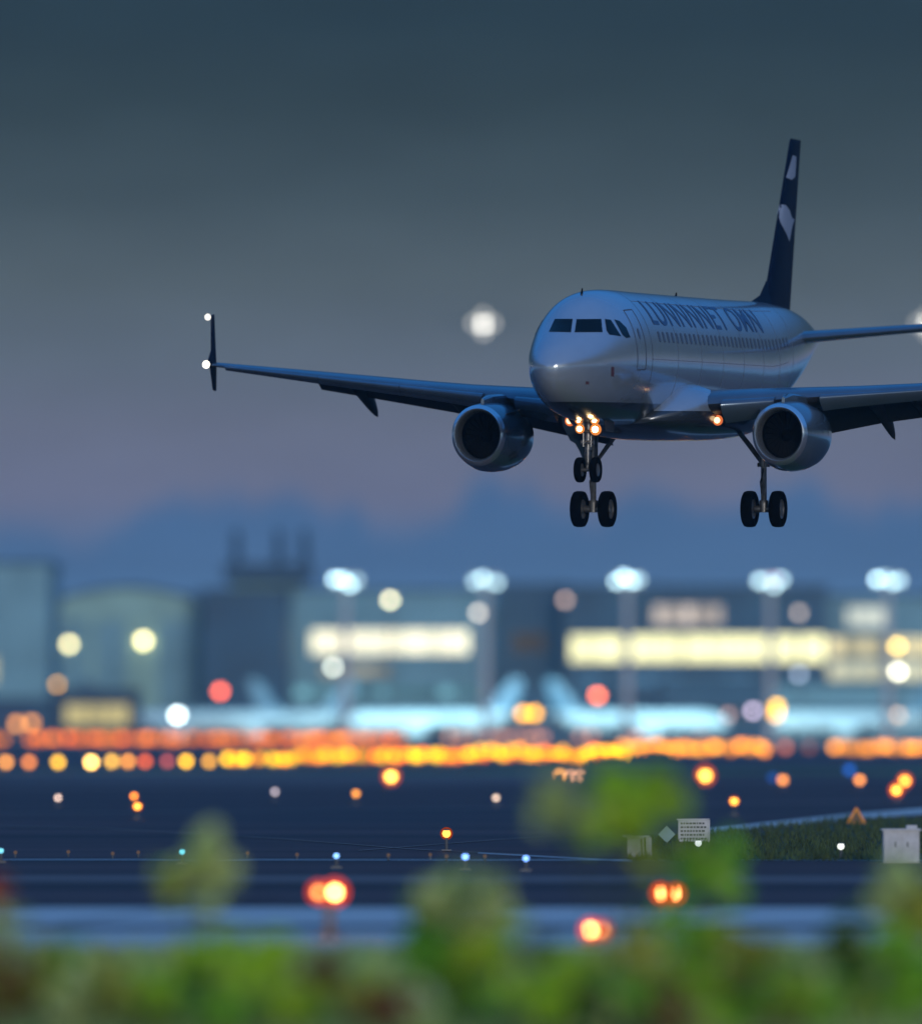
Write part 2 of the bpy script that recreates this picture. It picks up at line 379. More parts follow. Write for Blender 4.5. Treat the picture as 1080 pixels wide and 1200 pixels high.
# lettering: built-in font wrapped round the hull
cu = bpy.data.curves.new('txt', 'FONT'); cu.body = "LUNNNNET OMN"; cu.size = 1.75; cu.offset = .012; cu.space_character = 1.08
to = bpy.data.objects.new('txt', cu); sc.collection.objects.link(to); bpy.context.view_layer.update()
me = bpy.data.meshes.new_from_object(to); bpy.data.objects.remove(to)
bm = bmesh.new(); bm.from_mesh(me)
mnx, mxx = min(v.co.x for v in bm.verts), max(v.co.x for v in bm.verts)
for k in range(1, 16):
    bmesh.ops.bisect_plane(bm, geom=bm.verts[:] + bm.edges[:] + bm.faces[:], plane_co=(0, k * .1, 0), plane_no=(0, 1, 0))
for v in bm.verts:
    a = 7.4 + (v.co.x - mnx) / (mxx - mnx) * 14.2; s_ = v.co.y * .82
    v.co = S(a, .52 + s_ / 2.05, .010)
bmesh.ops.recalc_face_normals(bm, faces=bm.faces)
me2 = bpy.data.meshes.new('lettering'); bm.to_mesh(me2); bm.free(); me2.materials.append(M_let)
obj('lettering', me2, None, fuse)
# antennas, probes, beacon
for a, h in ((4.2, .2), (15.2, .14)):
    b = MB(); z0 = fus(a)[1] - .02
    b.loft([[L(-.02, a, z0), L(0, a - .12, z0), L(.02, a, z0), L(0, a + .2, z0)], [L(-.008, a + .1, z0 + h), L(0, a + .06, z0 + h), L(.008, a + .1, z0 + h), L(0, a + .17, z0 + h)]])
    obj('antenna', b, M_dark, fuse)
for pl in (cp([(695, 598), (716, 600), (714, 668), (694, 664)]), cp([(516, 700), (540, 702), (538, 722), (514, 720)])):
    patch('probe_plate', pl, bvh_f, mat('red_brown_plate', (.10, .04, .05), .5), fuse, sub=1)

# belly fairing round the wing box
bf = MB(); rings = []
for a, hw, top, bot in ((8.6, 1.0, -1.75, -2.02), (9.3, 1.85, -1.2, -2.22), (10.2, 2.22, -.78, -2.36), (11.2, 2.40, -.62, -2.46), (12.5, 2.46, -.72, -2.52), (15, 2.46, -.85, -2.54),
                        (17.2, 2.36, -.9, -2.48), (18.8, 2.15, -1.1, -2.33), (20.3, 1.7, -1.4, -2.12), (21.2, 1.1, -1.7, -2.02)):
    c = (top + bot) / 2; hh = (top - bot) / 2; r_ = []
    for k in range(40):
        t = 2 * math.pi * k / 40; ct, st = math.cos(t), math.sin(t)
        r_.append(L(hw * math.copysign(abs(ct) ** .62, ct), a, c + hh * math.copysign(abs(st) ** .8, st)))
    rings.append(r_)
bf.loft(rings)
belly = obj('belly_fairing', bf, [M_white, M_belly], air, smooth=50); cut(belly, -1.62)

# wings ----------------------------------------------------------
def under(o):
    for p in o.data.polygons: p.material_index = 1 if p.normal.z < -.35 else 0  # downward faces take the painted shade
def af(ch, th, n=14, x0=0.0, x1=1.0):
    """closed aerofoil outline (x along chord, z) between chord fractions"""
    up, lo = [], []
    for k in range(n + 1):
        x = x0 + (x1 - x0) * (1 - math.cos(math.pi * k / n)) / 2
        y = 5 * th * (.2969 * math.sqrt(x) - .126 * x - .3516 * x * x + .2843 * x ** 3 - .1015 * x ** 4)
        cam_ = .02 * math.sin(math.pi * min(1, x * 1.05))
        up.append((x * ch, (y + cam_) * ch)); lo.append((x * ch, (-y + cam_) * ch))
    return up + lo[::-1][1:-1] if x0 == 0 else up + lo[::-1]
def le(l): return 10.35 + (l - 2) * .545 if l > 3 else 10.35 + (3 - l) * -.35 + .545 * 1 if l > 2.0 else 10.3
def te(l): return 17.1 if l <= 6.4 else 17.1 + (l - 6.4) * .255
DIH = .100
def wz(l): return -1.42 + DIH * (l - 2)
def thk(l): return .145 - .035 * min(1, (l - 2) / 6) 
LW = [1.6, 2.4, 3.2, 4.3, 5.4, 6.4, 8.0, 10, 12, 13.2, 14.8, 16.2, 16.9]
for s in (1, -1):
    DIH = .074 if s > 0 else .100
    def ring(l, x0, x1, da=0, dz=0, rot=0, sc_=1.0, pivot=None):
        ch = te(l) - le(l); inc = R(2.5 - 3.0 * (l - 2) / 15)
        pts = []
        for x, z in af(ch, thk(l), x0=x0, x1=x1):
            if pivot is not None:
                px_ = pivot * ch; X_, Z_ = x - px_, z
                x = px_ + X_ * math.cos(rot) + Z_ * math.sin(rot); z = -X_ * math.sin(rot) + Z_ * math.cos(rot)
            x += da; z += dz
            pts.append(L(s * l, le(l) + x * math.cos(inc) + z * math.sin(inc), wz(l) - x * math.sin(inc) + z * math.cos(inc)))
        return pts
    wb = MB()
    wb.loft([ring(l, 0, .76 if l < 13.25 else 1.0) for l in LW if l <= 13.2])
    wb.loft([ring(l, 0, 1.0) for l in (13.2, 14.8, 16.2, 16.7, 16.9)])
    wing = obj('wing', wb, [M_wing, M_undershade], air, smooth=35); under(wing)
    # leading-edge slats, drooped forward
    for l0, l1 in ((2.75, 4.25), (5.55, 8.9), (8.93, 12.3), (12.33, 16.3)):
        sb = MB(); rr = []
        for k in range(5):
            l = l0 + (l1 - l0) * k / 4; ch = te(l) - le(l)
            rr.append(ring(l, 0, .13, da=-.055 * ch - .02, dz=-.040 * ch, rot=R(20), pivot=.10))
        sb.loft(rr); obj('slat', sb, M_wing, wing, smooth=35)
    # flaps, lowered
    for l0, l1 in ((2.6, 6.39), (6.41, 13.15)):
        sb = MB(); rr = []
        for k in range(5):
            l = l0 + (l1 - l0) * k / 4; ch = te(l) - le(l); fc = .27 * ch; pts = []
            for x, z in af(fc, .13):
                X_ = x * math.cos(R(34)) + z * math.sin(R(34)); Z_ = -x * math.sin(R(34)) + z * math.cos(R(34))
                pts.append(L(s * l, le(l) + .77 * ch + X_, wz(l) - .77 * ch * math.sin(R(2.5 - 3 * (l - 2) / 15)) - .05 * fc - .06 + Z_))
            rr.append(pts)
        sb.loft(rr); under(obj('flap', sb, [M_wing, M_undershade], wing, smooth=35))
    # canoe fairings over the flap tracks
    for l, ln, dz in ((6.42, 3.6, 1.05), (7.75, 3.2, .9), (11.55, 2.9, .85)):
        ch = te(l) - le(l); a0 = le(l) + .52 * ch; sb = MB(); rr = []
        for k in range(13):
            t = k / 12; r0 = .30 * (math.sin(math.pi * min(1, t ** .7)) ** .6) if 0 < k < 12 else .01
            drop = wz(l) - .12 - .22 * t - (max(0, t - .3) ** 1.3) * 1.6 * dz
            rr.append([L(s * l + r0 * .75 * math.cos(q), a0 + t * ln, drop + r0 * 1.25 * math.sin(q)) for q in [2 * math.pi * j / 14 for j in range(14)]])
        sb.loft(rr); obj('flap_track_fairing', sb, M_undershade, wing, smooth=50)
    # wing-tip fence: arrow-headed plate above and below the tip
    sb = MB(); out = [(18.4, .06), (18.95, .5), (19.35, 1.65), (19.55, 1.72), (19.3, .6), (19.2, .1), (19.2, -.15), (19.3, -.85), (19.1, -.82), (18.7, -.1)]
    z0 = wz(16.9)
    def fl(dz): return s * (17.0 + .10 * abs(dz) / 1.7 + (.06 if dz > 0 else 0) * dz)
    sb.loft([[L(fl(z) - .035, a, z0 + z) for a, z in out], [L(fl(z) + .035, a, z0 + z) for a, z in out]])
    fence = obj('wingtip_fence', sb, M_navy, wing)
    for nm, aa, zz, col, r_ in (('navigation_light', 18.35, .02, (1, .93, .8), .13), ('strobe_light', 19.1, 1.62, (1, .95, .86), .11)):
        sb = MB(); sb.ball(L(s * (17.05 if zz < 1 else 17.25), aa, z0 + zz), r_, sc_=(1, .8, 1))
        obj(nm, sb, glow(nm, col, 3.0 if zz < 1 else 1.6), fence, smooth=80)
    # engine -------------------------------------------------------
    cx, cz, a0 = s * 4.9, -2.32, 9.35
    prof = [(.55, .70), (.25, .715), (.08, .75), (.0, .81), (.04, .875), (.18, .93)]
    nb = MB()
    def egg(t, r, a):
        r *= .955     # slight chin at the bottom of the nacelle
        return L(cx + r * math.cos(t), a0 + a, cz - .05 * min(1, a) + r * math.sin(t) * (1.05 if math.sin(t) > 0 else 1.13))
    def rings_(pr): return [[egg(2 * math.pi * k / 48, r, a) for k in range(48)] for a, r in pr]
    nb.loft(rings_([(.18, .93), (.5, .99), (1.0, 1.05), (1.6, 1.07), (2.3, 1.05), (3.0, .98), (3.5, .88), (3.52, .84), (3.0, .86), (2.6, .76)]), cap=False)
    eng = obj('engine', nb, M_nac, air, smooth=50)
    b = MB(); b.loft(rings_(prof), cap=False); obj('inlet_lip', b, M_lip, eng, smooth=60)
    b = MB(); b.loft(rings_([(.55, .70), (1.2, .75), (1.25, .05)]), cap=False); obj('inlet_duct', b, M_dark, eng, smooth=40)
    b = MB()
    for k in range(22):
        t = 2 * math.pi * k / 22; u = Vector((math.cos(t), 0, math.sin(t))); w_ = Vector((-math.sin(t), 0, math.cos(t)))
        c = L(cx, a0 + .98, cz - .05)
        q = [c + u * .2 + w_ * -.03, c + u * .2 + w_ * .05 + Vector((0, .1, 0)), c + u * .72 + w_ * .13 + Vector((0, .12, 0)), c + u * .72 + w_ * -.03]
        b.add([p for p in q] + [p + Vector((0, .012, 0)) for p in q], [(0, 1, 2, 3), (7, 6, 5, 4), (0, 4, 5, 1), (1, 5, 6, 2), (2, 6, 7, 3), (3, 7, 4, 0)])
    obj('fan', b, M_blade, eng)
    b = MB(); b.lathe([(-.42, .005), (-.36, .06), (-.2, .14), (0, .21), (.1, .22)], L(cx, a0 + .98, cz - .05), (0, 1, 0), 24)
    obj('spinner', b, M_dark, eng, smooth=60)
    b = MB(); b.lathe([(2.4, .75), (3.4, .62), (4.2, .42), (4.25, .36), (4.0, .34), (4.9, .03)], L(cx, a0, cz), (0, 1, 0), 28)
    obj('exhaust_nozzle', b, M_steel, eng, smooth=50)
    b = MB(); rr = []
    for a, zt, zb, hw in ((9.95, cz + 1.12, cz + .8, .05), (10.6, cz + 1.24, cz + .8, .17), (11.6, wz(4.9) + .10, cz + .9, .22), (12.6, wz(4.9) + .10, cz + .7, .22), (14.2, wz(4.9) - .2, cz + .6, .18), (15.6, wz(4.9) - .35, wz(4.9) - .6, .04)):
        rr.append([L(cx - hw, a, zb), L(cx + hw, a, zb), L(cx + hw, a, zt - .05), L(cx + hw * .5, a, zt), L(cx - hw * .5, a, zt), L(cx - hw, a, zt - .05)])
    b.loft(rr); obj('pylon', b, M_nac, eng, smooth=30)
    # nacelle strake on the inboard side
    ti = R(40) if s < 0 else R(140); b = MB()
    p0, p1 = egg(ti, 1.01, .7), egg(ti, 1.05, 1.6); n_ = Vector((math.cos(ti), 0, math.sin(ti)))
    b.add([p0, p1, p1 + n_ * .28, p0 + n_ * .03, p0 + Vector((0, 0, .02)), p1 + Vector((0, 0, .02)), p1 + n_ * .28 + Vector((0, 0, .02)), p0 + n_ * .03 + Vector((0, 0, .02))],
          [(0, 1, 2, 3), (7, 6, 5, 4), (0, 4, 5, 1), (1, 5, 6, 2), (2, 6, 7, 3), (3, 7, 4, 0)])
    obj('strake', b, M_nac, eng)
    # main landing gear -------------------------------------------
    gx, ga, gz = s * 2.84, 15.5, -4.72
    g = MB(); g.tube([L(gx, ga, -1.5), L(gx, ga, -3.35)], [.16, .15], 14); g.tube([L(gx, ga, -3.3), L(gx, ga, gz + .1)], .095, 14)
    g.tube([L(gx - .32, ga, gz), L(gx + .32, ga, gz)], .11, 12)
    g.tube([L(gx, ga - .02, -3.35), L(gx, ga - .34, -3.85), L(gx, ga - .08, -4.5)], .05, 8)
    g.tube([L(gx, ga, gz + .28), L(gx, ga, gz - .1)], .15, 12)
    g.tube([L(gx + .07, ga - .15, -1.9), L(gx + .09, ga - .17, -3.3), L(gx + .05, ga - .14, -4.5)], .022, 6)
    g.tube([L(gx - .2, ga, -3.3), L(gx + .2, ga, -3.3)], .07, 8)
    gear = obj('landing_gear', g, M_steel, air, smooth=40)
    b = MB(); b.tube([L(gx - s * 1.0, ga, -2.05), L(gx - s * .45, ga, -2.72), L(gx - s * .06, ga, -3.25)], [.06, .075, .06], 8)
    b.tube([L(gx - s * .95, ga + .12, -2.05), L(gx - s * .42, ga + .12, -2.7), L(gx - s * .06, ga + .1, -3.2)], .035, 8)
    obj('side_brace', b, M_steel, gear, smooth=40)
    b = MB(); o_ = [(-1.9, -1.45), (-1.75, -2.0), (-1.3, -2.5), (-1.0, -2.6), (-.75, -2.85), (-.5, -3.2), (-.2, -3.3), (-.2, -1.6)]
    b.loft([[L(gx + s * -x * .62, ga - .05 - .15 * x, z) for x, z in o_], [L(gx + s * -x * .62 + s * .03, ga + .0 - .15 * x, z) for x, z in o_]])
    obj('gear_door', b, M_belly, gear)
    for q in (-1, 1):
        b = MB(); wr, ww = .585, .19
        b.lathe([(-ww * .55, .30), (-ww * .75, wr * .72), (-ww * 1.0, wr * .86), (-ww * .82, wr * .965), (-ww * .4, wr), (ww * .4, wr), (ww * .82, wr * .965), (ww * 1.0, wr * .86), (ww * .75, wr * .72), (ww * .55, .30)], L(gx + q * .465, ga, gz), (1, 0, 0), 36)
        wl = obj('wheel', b, M_tyre, gear, smooth=50)
        b = MB(); b.lathe([(-.10, .02), (-.12, .12), (-.07, .16), (-.09, .28), (-.13, .31), (.13, .31), (.09, .28), (.07, .16), (.12, .12), (.10, .02)], L(gx + q * .465, ga, gz), (1, 0, 0), 24)
        obj('rim', b, M_steel, wl, smooth=40)
# landing light under each wing root
    b = MB(); b.tube([L(s * 2.42, 11.35, -1.9), L(s * 2.42, 11.6, -1.86)], [.13, .13], 12); ll = obj('landing_light', b, M_steel, air, smooth=40)
    b = MB(); b.ball(L(s * 2.42, 11.33, -1.9), .17, sc_=(1, .35, 1)); obj('glare_halo', b, glow('landing_glare_halo', (1, .22, .06), .8), ll, smooth=80)  # glare around the bulb built as a glowing orange disc
    b = MB(); b.ball(L(s * 2.42, 11.25, -1.9), .10, sc_=(1, .5, 1)); obj('bulb', b, glow('landing_bulb', (1, .62, .3), 3.0), ll, smooth=80)

# nose gear
g = MB(); g.tube([L(0, 5.0, -1.9), L(0, 4.9, -2.85)], .11, 14); g.tube([L(0, 4.9, -2.8), L(0, 4.88, -3.42)], .07, 12)
g.tube([L(-.24, 4.9, -3.46), L(.24, 4.9, -3.46)], .06, 10); g.tube([L(0, 4.8, -2.6), L(0, 4.6, -2.95), L(0, 4.82, -3.3)], .035, 8)
g.tube([L(-.2, 4.88, -2.62), L(.2, 4.88, -2.62)], .085, 10); g.tube([L(-.28, 4.8, -2.28), L(.28, 4.8, -2.28)], .05, 8)
g.tube([L(-.13, 4.84, -1.95), L(-.12, 4.82, -2.75)], .03, 8); g.tube([L(.13, 4.84, -1.95), L(.12, 4.82, -2.75)], .03, 8)
ng = obj('landing_gear', g, M_steel, air, smooth=40)
b = MB(); b.tube([L(0, 4.85, -2.55), L(0, 5.9, -2.0)], .05, 8); obj('drag_brace', b, M_steel, ng, smooth=40)
for q in (-1, 1):
    b = MB(); wr, ww = .39, .115
    b.lathe([(-ww * .5, .18), (-ww * .9, wr * .75), (-ww, wr * .88), (-ww * .75, wr * .97), (-ww * .3, wr), (ww * .3, wr), (ww * .75, wr * .97), (ww, wr * .88), (ww * .9, wr * .75), (ww * .5, .18)], L(q * .25, 4.9, -3.46), (1, 0, 0), 32)
    wl = obj('wheel', b, M_tyre, ng, smooth=50)
    b = MB(); b.lathe([(-.07, .02), (-.08, .1), (-.05, .17), (-.075, .20), (.075, .20), (.05, .17), (.08, .1), (.07, .02)], L(q * .25, 4.9, -3.46), (1, 0, 0), 24)
    obj('rim', b, M_steel, wl, smooth=40)
    b = MB(); b.loft([[L(q * .42, a, z) for a, z in ((5.2, -1.95), (6.3, -1.95), (6.3, -2.3), (5.4, -2.28))], [L(q * .445, a, z) for a, z in ((5.2, -1.95), (6.3, -1.95), (6.3, -2.3), (5.4, -2.28))]])
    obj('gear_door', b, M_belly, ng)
G_or = glow('orange_glare_halo', (1, .30, .06), .9); G_bl = glow('warm_bulb', (1, .68, .30), 26.0, 'AUTO')
for lx, lz, r_ in ((-.20, -1.93, .12), (-.17, -2.20, .13), (.10, -1.86, .10), (.30, -1.93, .13), (.33, -2.22, .16)):
    b = MB(); b.tube([L(lx, 4.62, lz), L(lx, 4.8, lz)], [r_ * 1.1, r_ * .8], 12); ll = obj('taxi_light', b, M_steel, ng, smooth=40)
    # the bulb sits proud of its can
    b = MB(); b.ball(L(lx, 4.62, lz), r_ * 1.15, sc_=(1, .35, 1)); obj('glare_halo', b, G_or, ll, smooth=80)  # glowing orange shell added for the glare of the bulb
    b = MB(); b.ball(L(lx, 4.56, lz), r_ * .6, sc_=(1, .5, 1)); obj('bulb', b, G_bl, ll, smooth=80)

# fin, rudder, stabilisers
def vring(z, x0, x1, th):
    t = (z - 1.9) / 6.0; l0 = 26.5 + 3.75 * t; ch = (30.1 + 1.6 * t) - l0
    return [L(y * .9, l0 + x, z) for x, y in [(p[0], p[1] - .02 * math.sin(math.pi * min(1, p[0] / ch * 1.05)) * ch) for p in af(ch, th, x0=x0, x1=x1)]]
zs = [1.9, 2.6, 3.4, 4.4, 5.4, 6.4, 7.3, 7.75, 7.9]
b = MB(); b.loft([vring(z, 0, .7, .11 if z < 7.8 else .07) for z in zs])
# dorsal fillet
b.loft([[L(-.05, 24.9, 2.12), L(.05, 24.9, 2.12), L(0, 24.9, 2.2)], [L(-.16, 26.0, 2.1), L(.16, 26.0, 2.1), L(0, 26.0, 2.42)], [L(-.20, 26.9, 2.1), L(.20, 26.9, 2.1), L(0, 26.9, 2.95)]])
fin = obj('tail_fin', b, M_navy, air, smooth=40)
b2 = MB(); b2.loft([vring(z, .71, 1.0, .11 if z < 7.8 else .07) for z in zs]); rud = obj('rudder', b2, M_navy, fin, smooth=40)
bvh_t = BVHTree.FromPolygons([Vector(v) for v in b.v + b2.v], list(b.f) + [tuple(i + len(b.v) for i in f) for f in b2.f])
M_mark = mat('pale_fin_mark', (.28, .33, .42), .45)
k4 = 4.286
for pl in ([(378, 178), (396, 186), (394, 240), (390, 288), (372, 302), (345, 290), (362, 235)], [(316, 425), (345, 430), (362, 455), (374, 492), (387, 500), (374, 545), (362, 612), (346, 572), (318, 520), (304, 470)]):
    patch('livery_mark', [(840 + x / k4, 140 + y / k4) for x, y in pl], bvh_t, M_mark, fin, sub=4, off=.012)
for s in (1, -1):
    b = MB(); rr = []
    for t in (0, .25, .5, .75, .97, 1.0):
        l = .7 + 5.5 * t; l0 = 27.6 + 3.3 * t; ch = (31.9 + 1.1 * t) - l0; z = .98 + .52 * t
        rr.append([L(s * l, l0 + x, z + y) for x, y in af(ch, .10 if t < 1 else .06)])
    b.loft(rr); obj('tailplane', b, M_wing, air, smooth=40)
# ================================================================== THE AIRFIELD AND THE TERMINAL BEHIND
def pxm(d): return FPX / d
M_post = mat('lamp_post_steel', (.10, .11, .12), .5, metal=.3)
M_facade = mat('grey_green_cladding', (.30, .48, .42), .7, noise=.2, nscale=.12)
M_facade2 = mat('blue_grey_cladding', (.19, .36, .42), .7, noise=.2, nscale=.1)
M_darkwall = mat('dark_blue_cladding', (.015, .065, .12), .6, noise=.3, nscale=.1)
M_roof = mat('dark_roofing', (.02, .05, .085), .7, noise=.2, nscale=.1)
M_glassf = mat('dim_facade_glass', (.05, .07, .09), .2)
GW = {}
def gmat(key, col, st):
    k = (key, col, st)
    if k not in GW: GW[k] = glow(key, col, st)
    return GW[k]

def wbox(x0, x1, y0, y1, d, dep):
    """box whose front face covers photo columns x0..x1 and rows y0..y1 at distance d"""
    a, b_ = P(x0, y1, d), P(x1, y0, d)
    z0 = max(0.0, a.z) if y1 > 855 else a.z
    return (a.x, b_.x, z0, b_.z, d, dep)
def rect(mb, o, x0, x1, z0, z1, yf, dep):
    mb.box(((x0 + x1) / 2 - o.x, yf + dep / 2 - o.y, (z0 + z1) / 2 - o.z), (x1 - x0, dep, z1 - z0))
def building(name, label, cat, x0, x1, ytop, d, dep, wallm, roofm=None, arc=0, parapet=True, group=None):
    X0, X1, Z0, Z1, _, _ = wbox(x0, x1, ytop, 870, d, dep); Z0 = 0
    o = Vector(((X0 + X1) / 2, d, 0)); e = empty(name, o, label, cat, group)
    b = MB()
    if arc:
        n = 20; zs_ = [Z1 - arc + arc * math.sin(math.pi * k / n) ** .8 for k in range(n + 1)]
        fr = [(X0 + (X1 - X0) * k / n - o.x, zs_[k]) for k in range(n + 1)]
        out = [(X0 - o.x, 0)] + fr + [(X1 - o.x, 0)]
        b.loft([[(x, 0, z) for x, z in out], [(x, dep, z) for x, z in out]]); obj('wall', b, wallm, e)
        b = MB(); b.loft([[(x, -.6, z + .02) for x, z in fr] + [(x, -.6, z + .7) for x, z in fr[::-1]], [(x, dep + .6, z + .02) for x, z in fr] + [(x, dep + .6, z + .7) for x, z in fr[::-1]]]); obj('roof', b, roofm or M_roof, e)
    else:
        b.box((0, dep / 2, Z1 / 2), (X1 - X0, dep, Z1)); 
        n = max(2, int((X1 - X0) / 6))
        for k in range(n + 1): b.box((X0 - o.x + (X1 - X0) * k / n, -.1, Z1 / 2 - .3), (.35, .3, Z1 - .8))
        obj('wall', b, wallm, e)
        b = MB(); b.box((0, dep / 2, Z1 + .35), (X1 - X0 + .8, dep + .8, .7)); obj('roof', b, roofm or M_roof, e)
    return e, o
def windows(e, o, x0, x1, y0, y1, d, n, col, T, name='window', vary=.15, dim=None, gap=.10, shape='rect'):
    for k in range(n):
        xa, xb = x0 + (x1 - x0) * k / n, x0 + (x1 - x0) * (k + 1) / n
        A, B = P(xa, y1, d), P(xb, y0, d); wdt = B.x - A.x
        f = rnd.uniform(1 - vary, 1 + vary); 
        b = MB(); rect(b, o, A.x + wdt * gap / 2, B.x - wdt * gap / 2, A.z, B.z, d - .25, .2)
        w_ = obj(name, b, lampm, e); w_.color = (*col, T * f / 1000.0)
        b = MB(); th = .12
        rect(b, o, A.x, B.x, A.z - th, A.z, d - .34, .35); rect(b, o, A.x, B.x, B.z, B.z + th, d - .34, .35); rect(b, o, A.x - .04, A.x + .06, A.z, B.z, d - .34, .3)
        obj('frame', b, M_post, w_)

DB = 1450.0
# left block
e, o = building('terminal_block', 'tall blue-grey block cut by the left edge of the photo', 'building', -90, 57, 662, DB - 60, 40, M_facade2)
windows(e, o, -80, -4, 770, 800, DB - 60, 4, (1, .95, .6), .9)
# curved hangar
e, o = building('hangar', 'grey-green hangar under a long low curved roof', 'hangar', 62, 236, 690, DB, 60, M_facade, arc=3.2)
b = MB(); A, B = P(66, 812, DB), P(150, 722, DB)
for px0, px1 in ((68, 104), (112, 148), (186, 228)):
    A, B = P(px0, 815, DB), P(px1, 728, DB); b = MB(); rect(b, o, A.x, B.x, 0, B.z, DB - .3, .25); obj('door', b, M_facade2, e)
for cx_, cy_, r_, T in ((81, 755, 4.2, .75), (168, 751, 5.2, 1.15)):
    c = P(cx_, cy_, DB - 1); b = MB(); b.ball((c.x - o.x, c.y - o.y, c.z), r_ / pxm(DB), sc_=(1, .4, 1)); l = obj('wall_lamp', b, lampm, e, smooth=80)
    setglow(l, (1, .84, .38), T, DB, 2 * r_ / pxm(DB), .8)
    b = MB(); b.box((c.x - o.x, -.3, c.z + r_ / pxm(DB) + .2), (1.6, .9, .25)); obj('bracket', b, M_post, l)
# dark hangar door block and the rest of the row
e, o = building('hangar', 'dark blue windowless hangar right of the curved roof', 'hangar', 238, 334, 694, DB - 20, 55, M_darkwall)
for k in range(4):
    A, B = P(243 + 22 * k, 850, DB - 20), P(262 + 22 * k, 716, DB - 20); b = MB(); rect(b, o, A.x, B.x, 0, B.z, DB - 20.4, .35); obj('door', b, M_darkwall, e)
# rooftop control room with masts behind
e, o = building('control_building', 'dark flat-topped control building with three rooftop masts', 'building', 272, 352, 684, DB + 260, 25, M_facade)
A, B = P(262, 682, DB + 256), P(364, 662, DB + 256); b = MB(); b.box(((A.x + B.x) / 2 - o.x, 10, (A.z + B.z) / 2 + .4), (B.x - A.x, 36, B.z - A.z)); obj('control_deck', b, M_darkwall, e)
for px in (276, 326, 356):
    A = P(px, 664, DB + 265); B = P(px, 620, DB + 265); b = MB()
    b.tube([(A.x - o.x, 12, A.z), (A.x - o.x, 12, B.z)], [1.3, .8], 8)
    for k in range(4): b.box((A.x - o.x, 12, A.z + (B.z - A.z) * (.3 + .2 * k)), (2.4, .5, .3))
    obj('mast', b, M_roof, e)
# mid terminal with bright strip
e, o = building('terminal', 'pale terminal with one long cream lit window band', 'terminal', 334, 575, 694, DB + 30, 60, M_facade2)
windows(e, o, 364, 549, 739, 766, DB + 30, 14, (1, .93, .66), 2.0)
windows(e, o, 376, 460, 780, 792, DB + 30, 4, (1, .90, .62), .40, vary=.3)
# dark high block and right terminal
e, o = building('terminal_block', 'dark blue block left of the long bright window band', 'building', 580, 664, 688, DB + 40, 50, M_darkwall)
windows(e, o, 600, 640, 742, 764, DB + 40, 2, (.8, .5, .15), .09)
e, o = building('terminal', 'wide dark terminal with the longest bright yellow window band', 'terminal', 664, 968, 690, DB + 20, 70, M_darkwall)
windows(e, o, 668, 966, 745, 775, DB + 20, 24, (1, .95, .50), 2.1)
windows(e, o, 764, 846, 710, 732, DB + 20, 5, (1, .84, .70), .72, vary=.45)
e, o = building('terminal', 'dark terminal wing with two dim window rows at the right edge', 'terminal', 968, 1130, 700, DB + 50, 60, M_facade2)
windows(e, o, 970, 1130, 748, 768, DB + 50, 9, (1, .85, .45), 1.05, vary=.6)
windows(e, o, 970, 1130, 777, 796, DB + 50, 9, (.95, .92, .62), .85, vary=.6)
windows(e, o, 992, 1040, 712, 734, DB + 50, 3, (.95, 1, .85), .95, vary=.2)
for (tx0, tx1, ty0, ty1, td, n_, cc, TT) in ((345, 570, 806, 818, DB + 30, 12, (.35, .85, 1), .5), (672, 960, 792, 802, DB + 20, 18, (.25, .6, 1), .28), (70, 230, 0, 0, 0, 0, 0, 0)):  # added glowing panes put the floodlit teal tone on the terminals
    if n_:
        own = [o_ for o_ in sc.objects if o_.name.startswith('terminal') and not o_.name.startswith('terminal_block') and o_.type == 'EMPTY' and abs(o_.location.x - (P(tx0, 800, td).x + P(tx1, 800, td).x) / 2) < 12][0]
        windows(own, own.location, tx0, tx1, ty0, ty1, td, n_, cc, TT, vary=.7)
# low buildings in front of the row
e, o = building('gatehouse', 'low gatehouse with a soft cream lit front left of the parked jets', 'building', 66, 162, 812, 1195, 12, M_darkwall)
windows(e, o, 76, 152, 826, 850, 1195, 5, (1, .84, .36), .75)
e, o = building('service_shed', 'low dark service shed in front of the left block', 'shed', -30, 60, 822, DB - 130, 18, M_darkwall)
windows(e, o, -20, 40, 836, 844, DB - 130, 3, (.2, .3, .8), .12)
for i, (x0, x1, yt, lab) in enumerate(((575, 700, 806, 'low dark service building under the dark block'), (776, 900, 800, 'low dark service building under the long window band'), (905, 1110, 804, 'low dark service building at the right edge of the apron'))):
    e, o = building('service_building', lab, 'building', x0, x1, yt, DB - 90, 25, M_darkwall if i != 2 else M_facade2)
    windows(e, o, x0 + 12, x1 - 12, 830, 842, DB - 90, 6, (.35, .6, .9), .14, vary=.6)
# far tree line against the sky, one low mass
b = MB(); pts = []
prev = None; D_ = 2600.0
M_far = mat('far_foliage', (.02, .035, .035), .9)
tree_b = MB()
for i in range(900):
    px = rnd.uniform(-60, 1150); c = P(px, rnd.uniform(716, 740) - 12 * math.sin(px * .011), D_ + rnd.uniform(-60, 60)); r_ = rnd.uniform(4, 9)
    vs = [(c.x + rnd.uniform(-r_, r_), c.y + rnd.uniform(-r_, r_), c.z + rnd.uniform(-r_, r_)) for _ in range(3)]; tree_b.add(vs, [(0, 1, 2)])
    vs = [(c.x + rnd.uniform(-r_, r_) * 1.5, c.y + rnd.uniform(-r_, r_), rnd.uniform(0, c.z)) for _ in range(3)]; tree_b.add(vs, [(0, 1, 2)])
    vs = [(c.x + rnd.uniform(-r_, r_) * 1.5, c.y, rnd.uniform(0, c.z) * .9) for _ in range(3)]; tree_b.add(vs, [(0, 1, 2)])
obj('far_woodland', tree_b, M_far, kind='stuff', label='dark far woodland along the horizon behind the terminal')

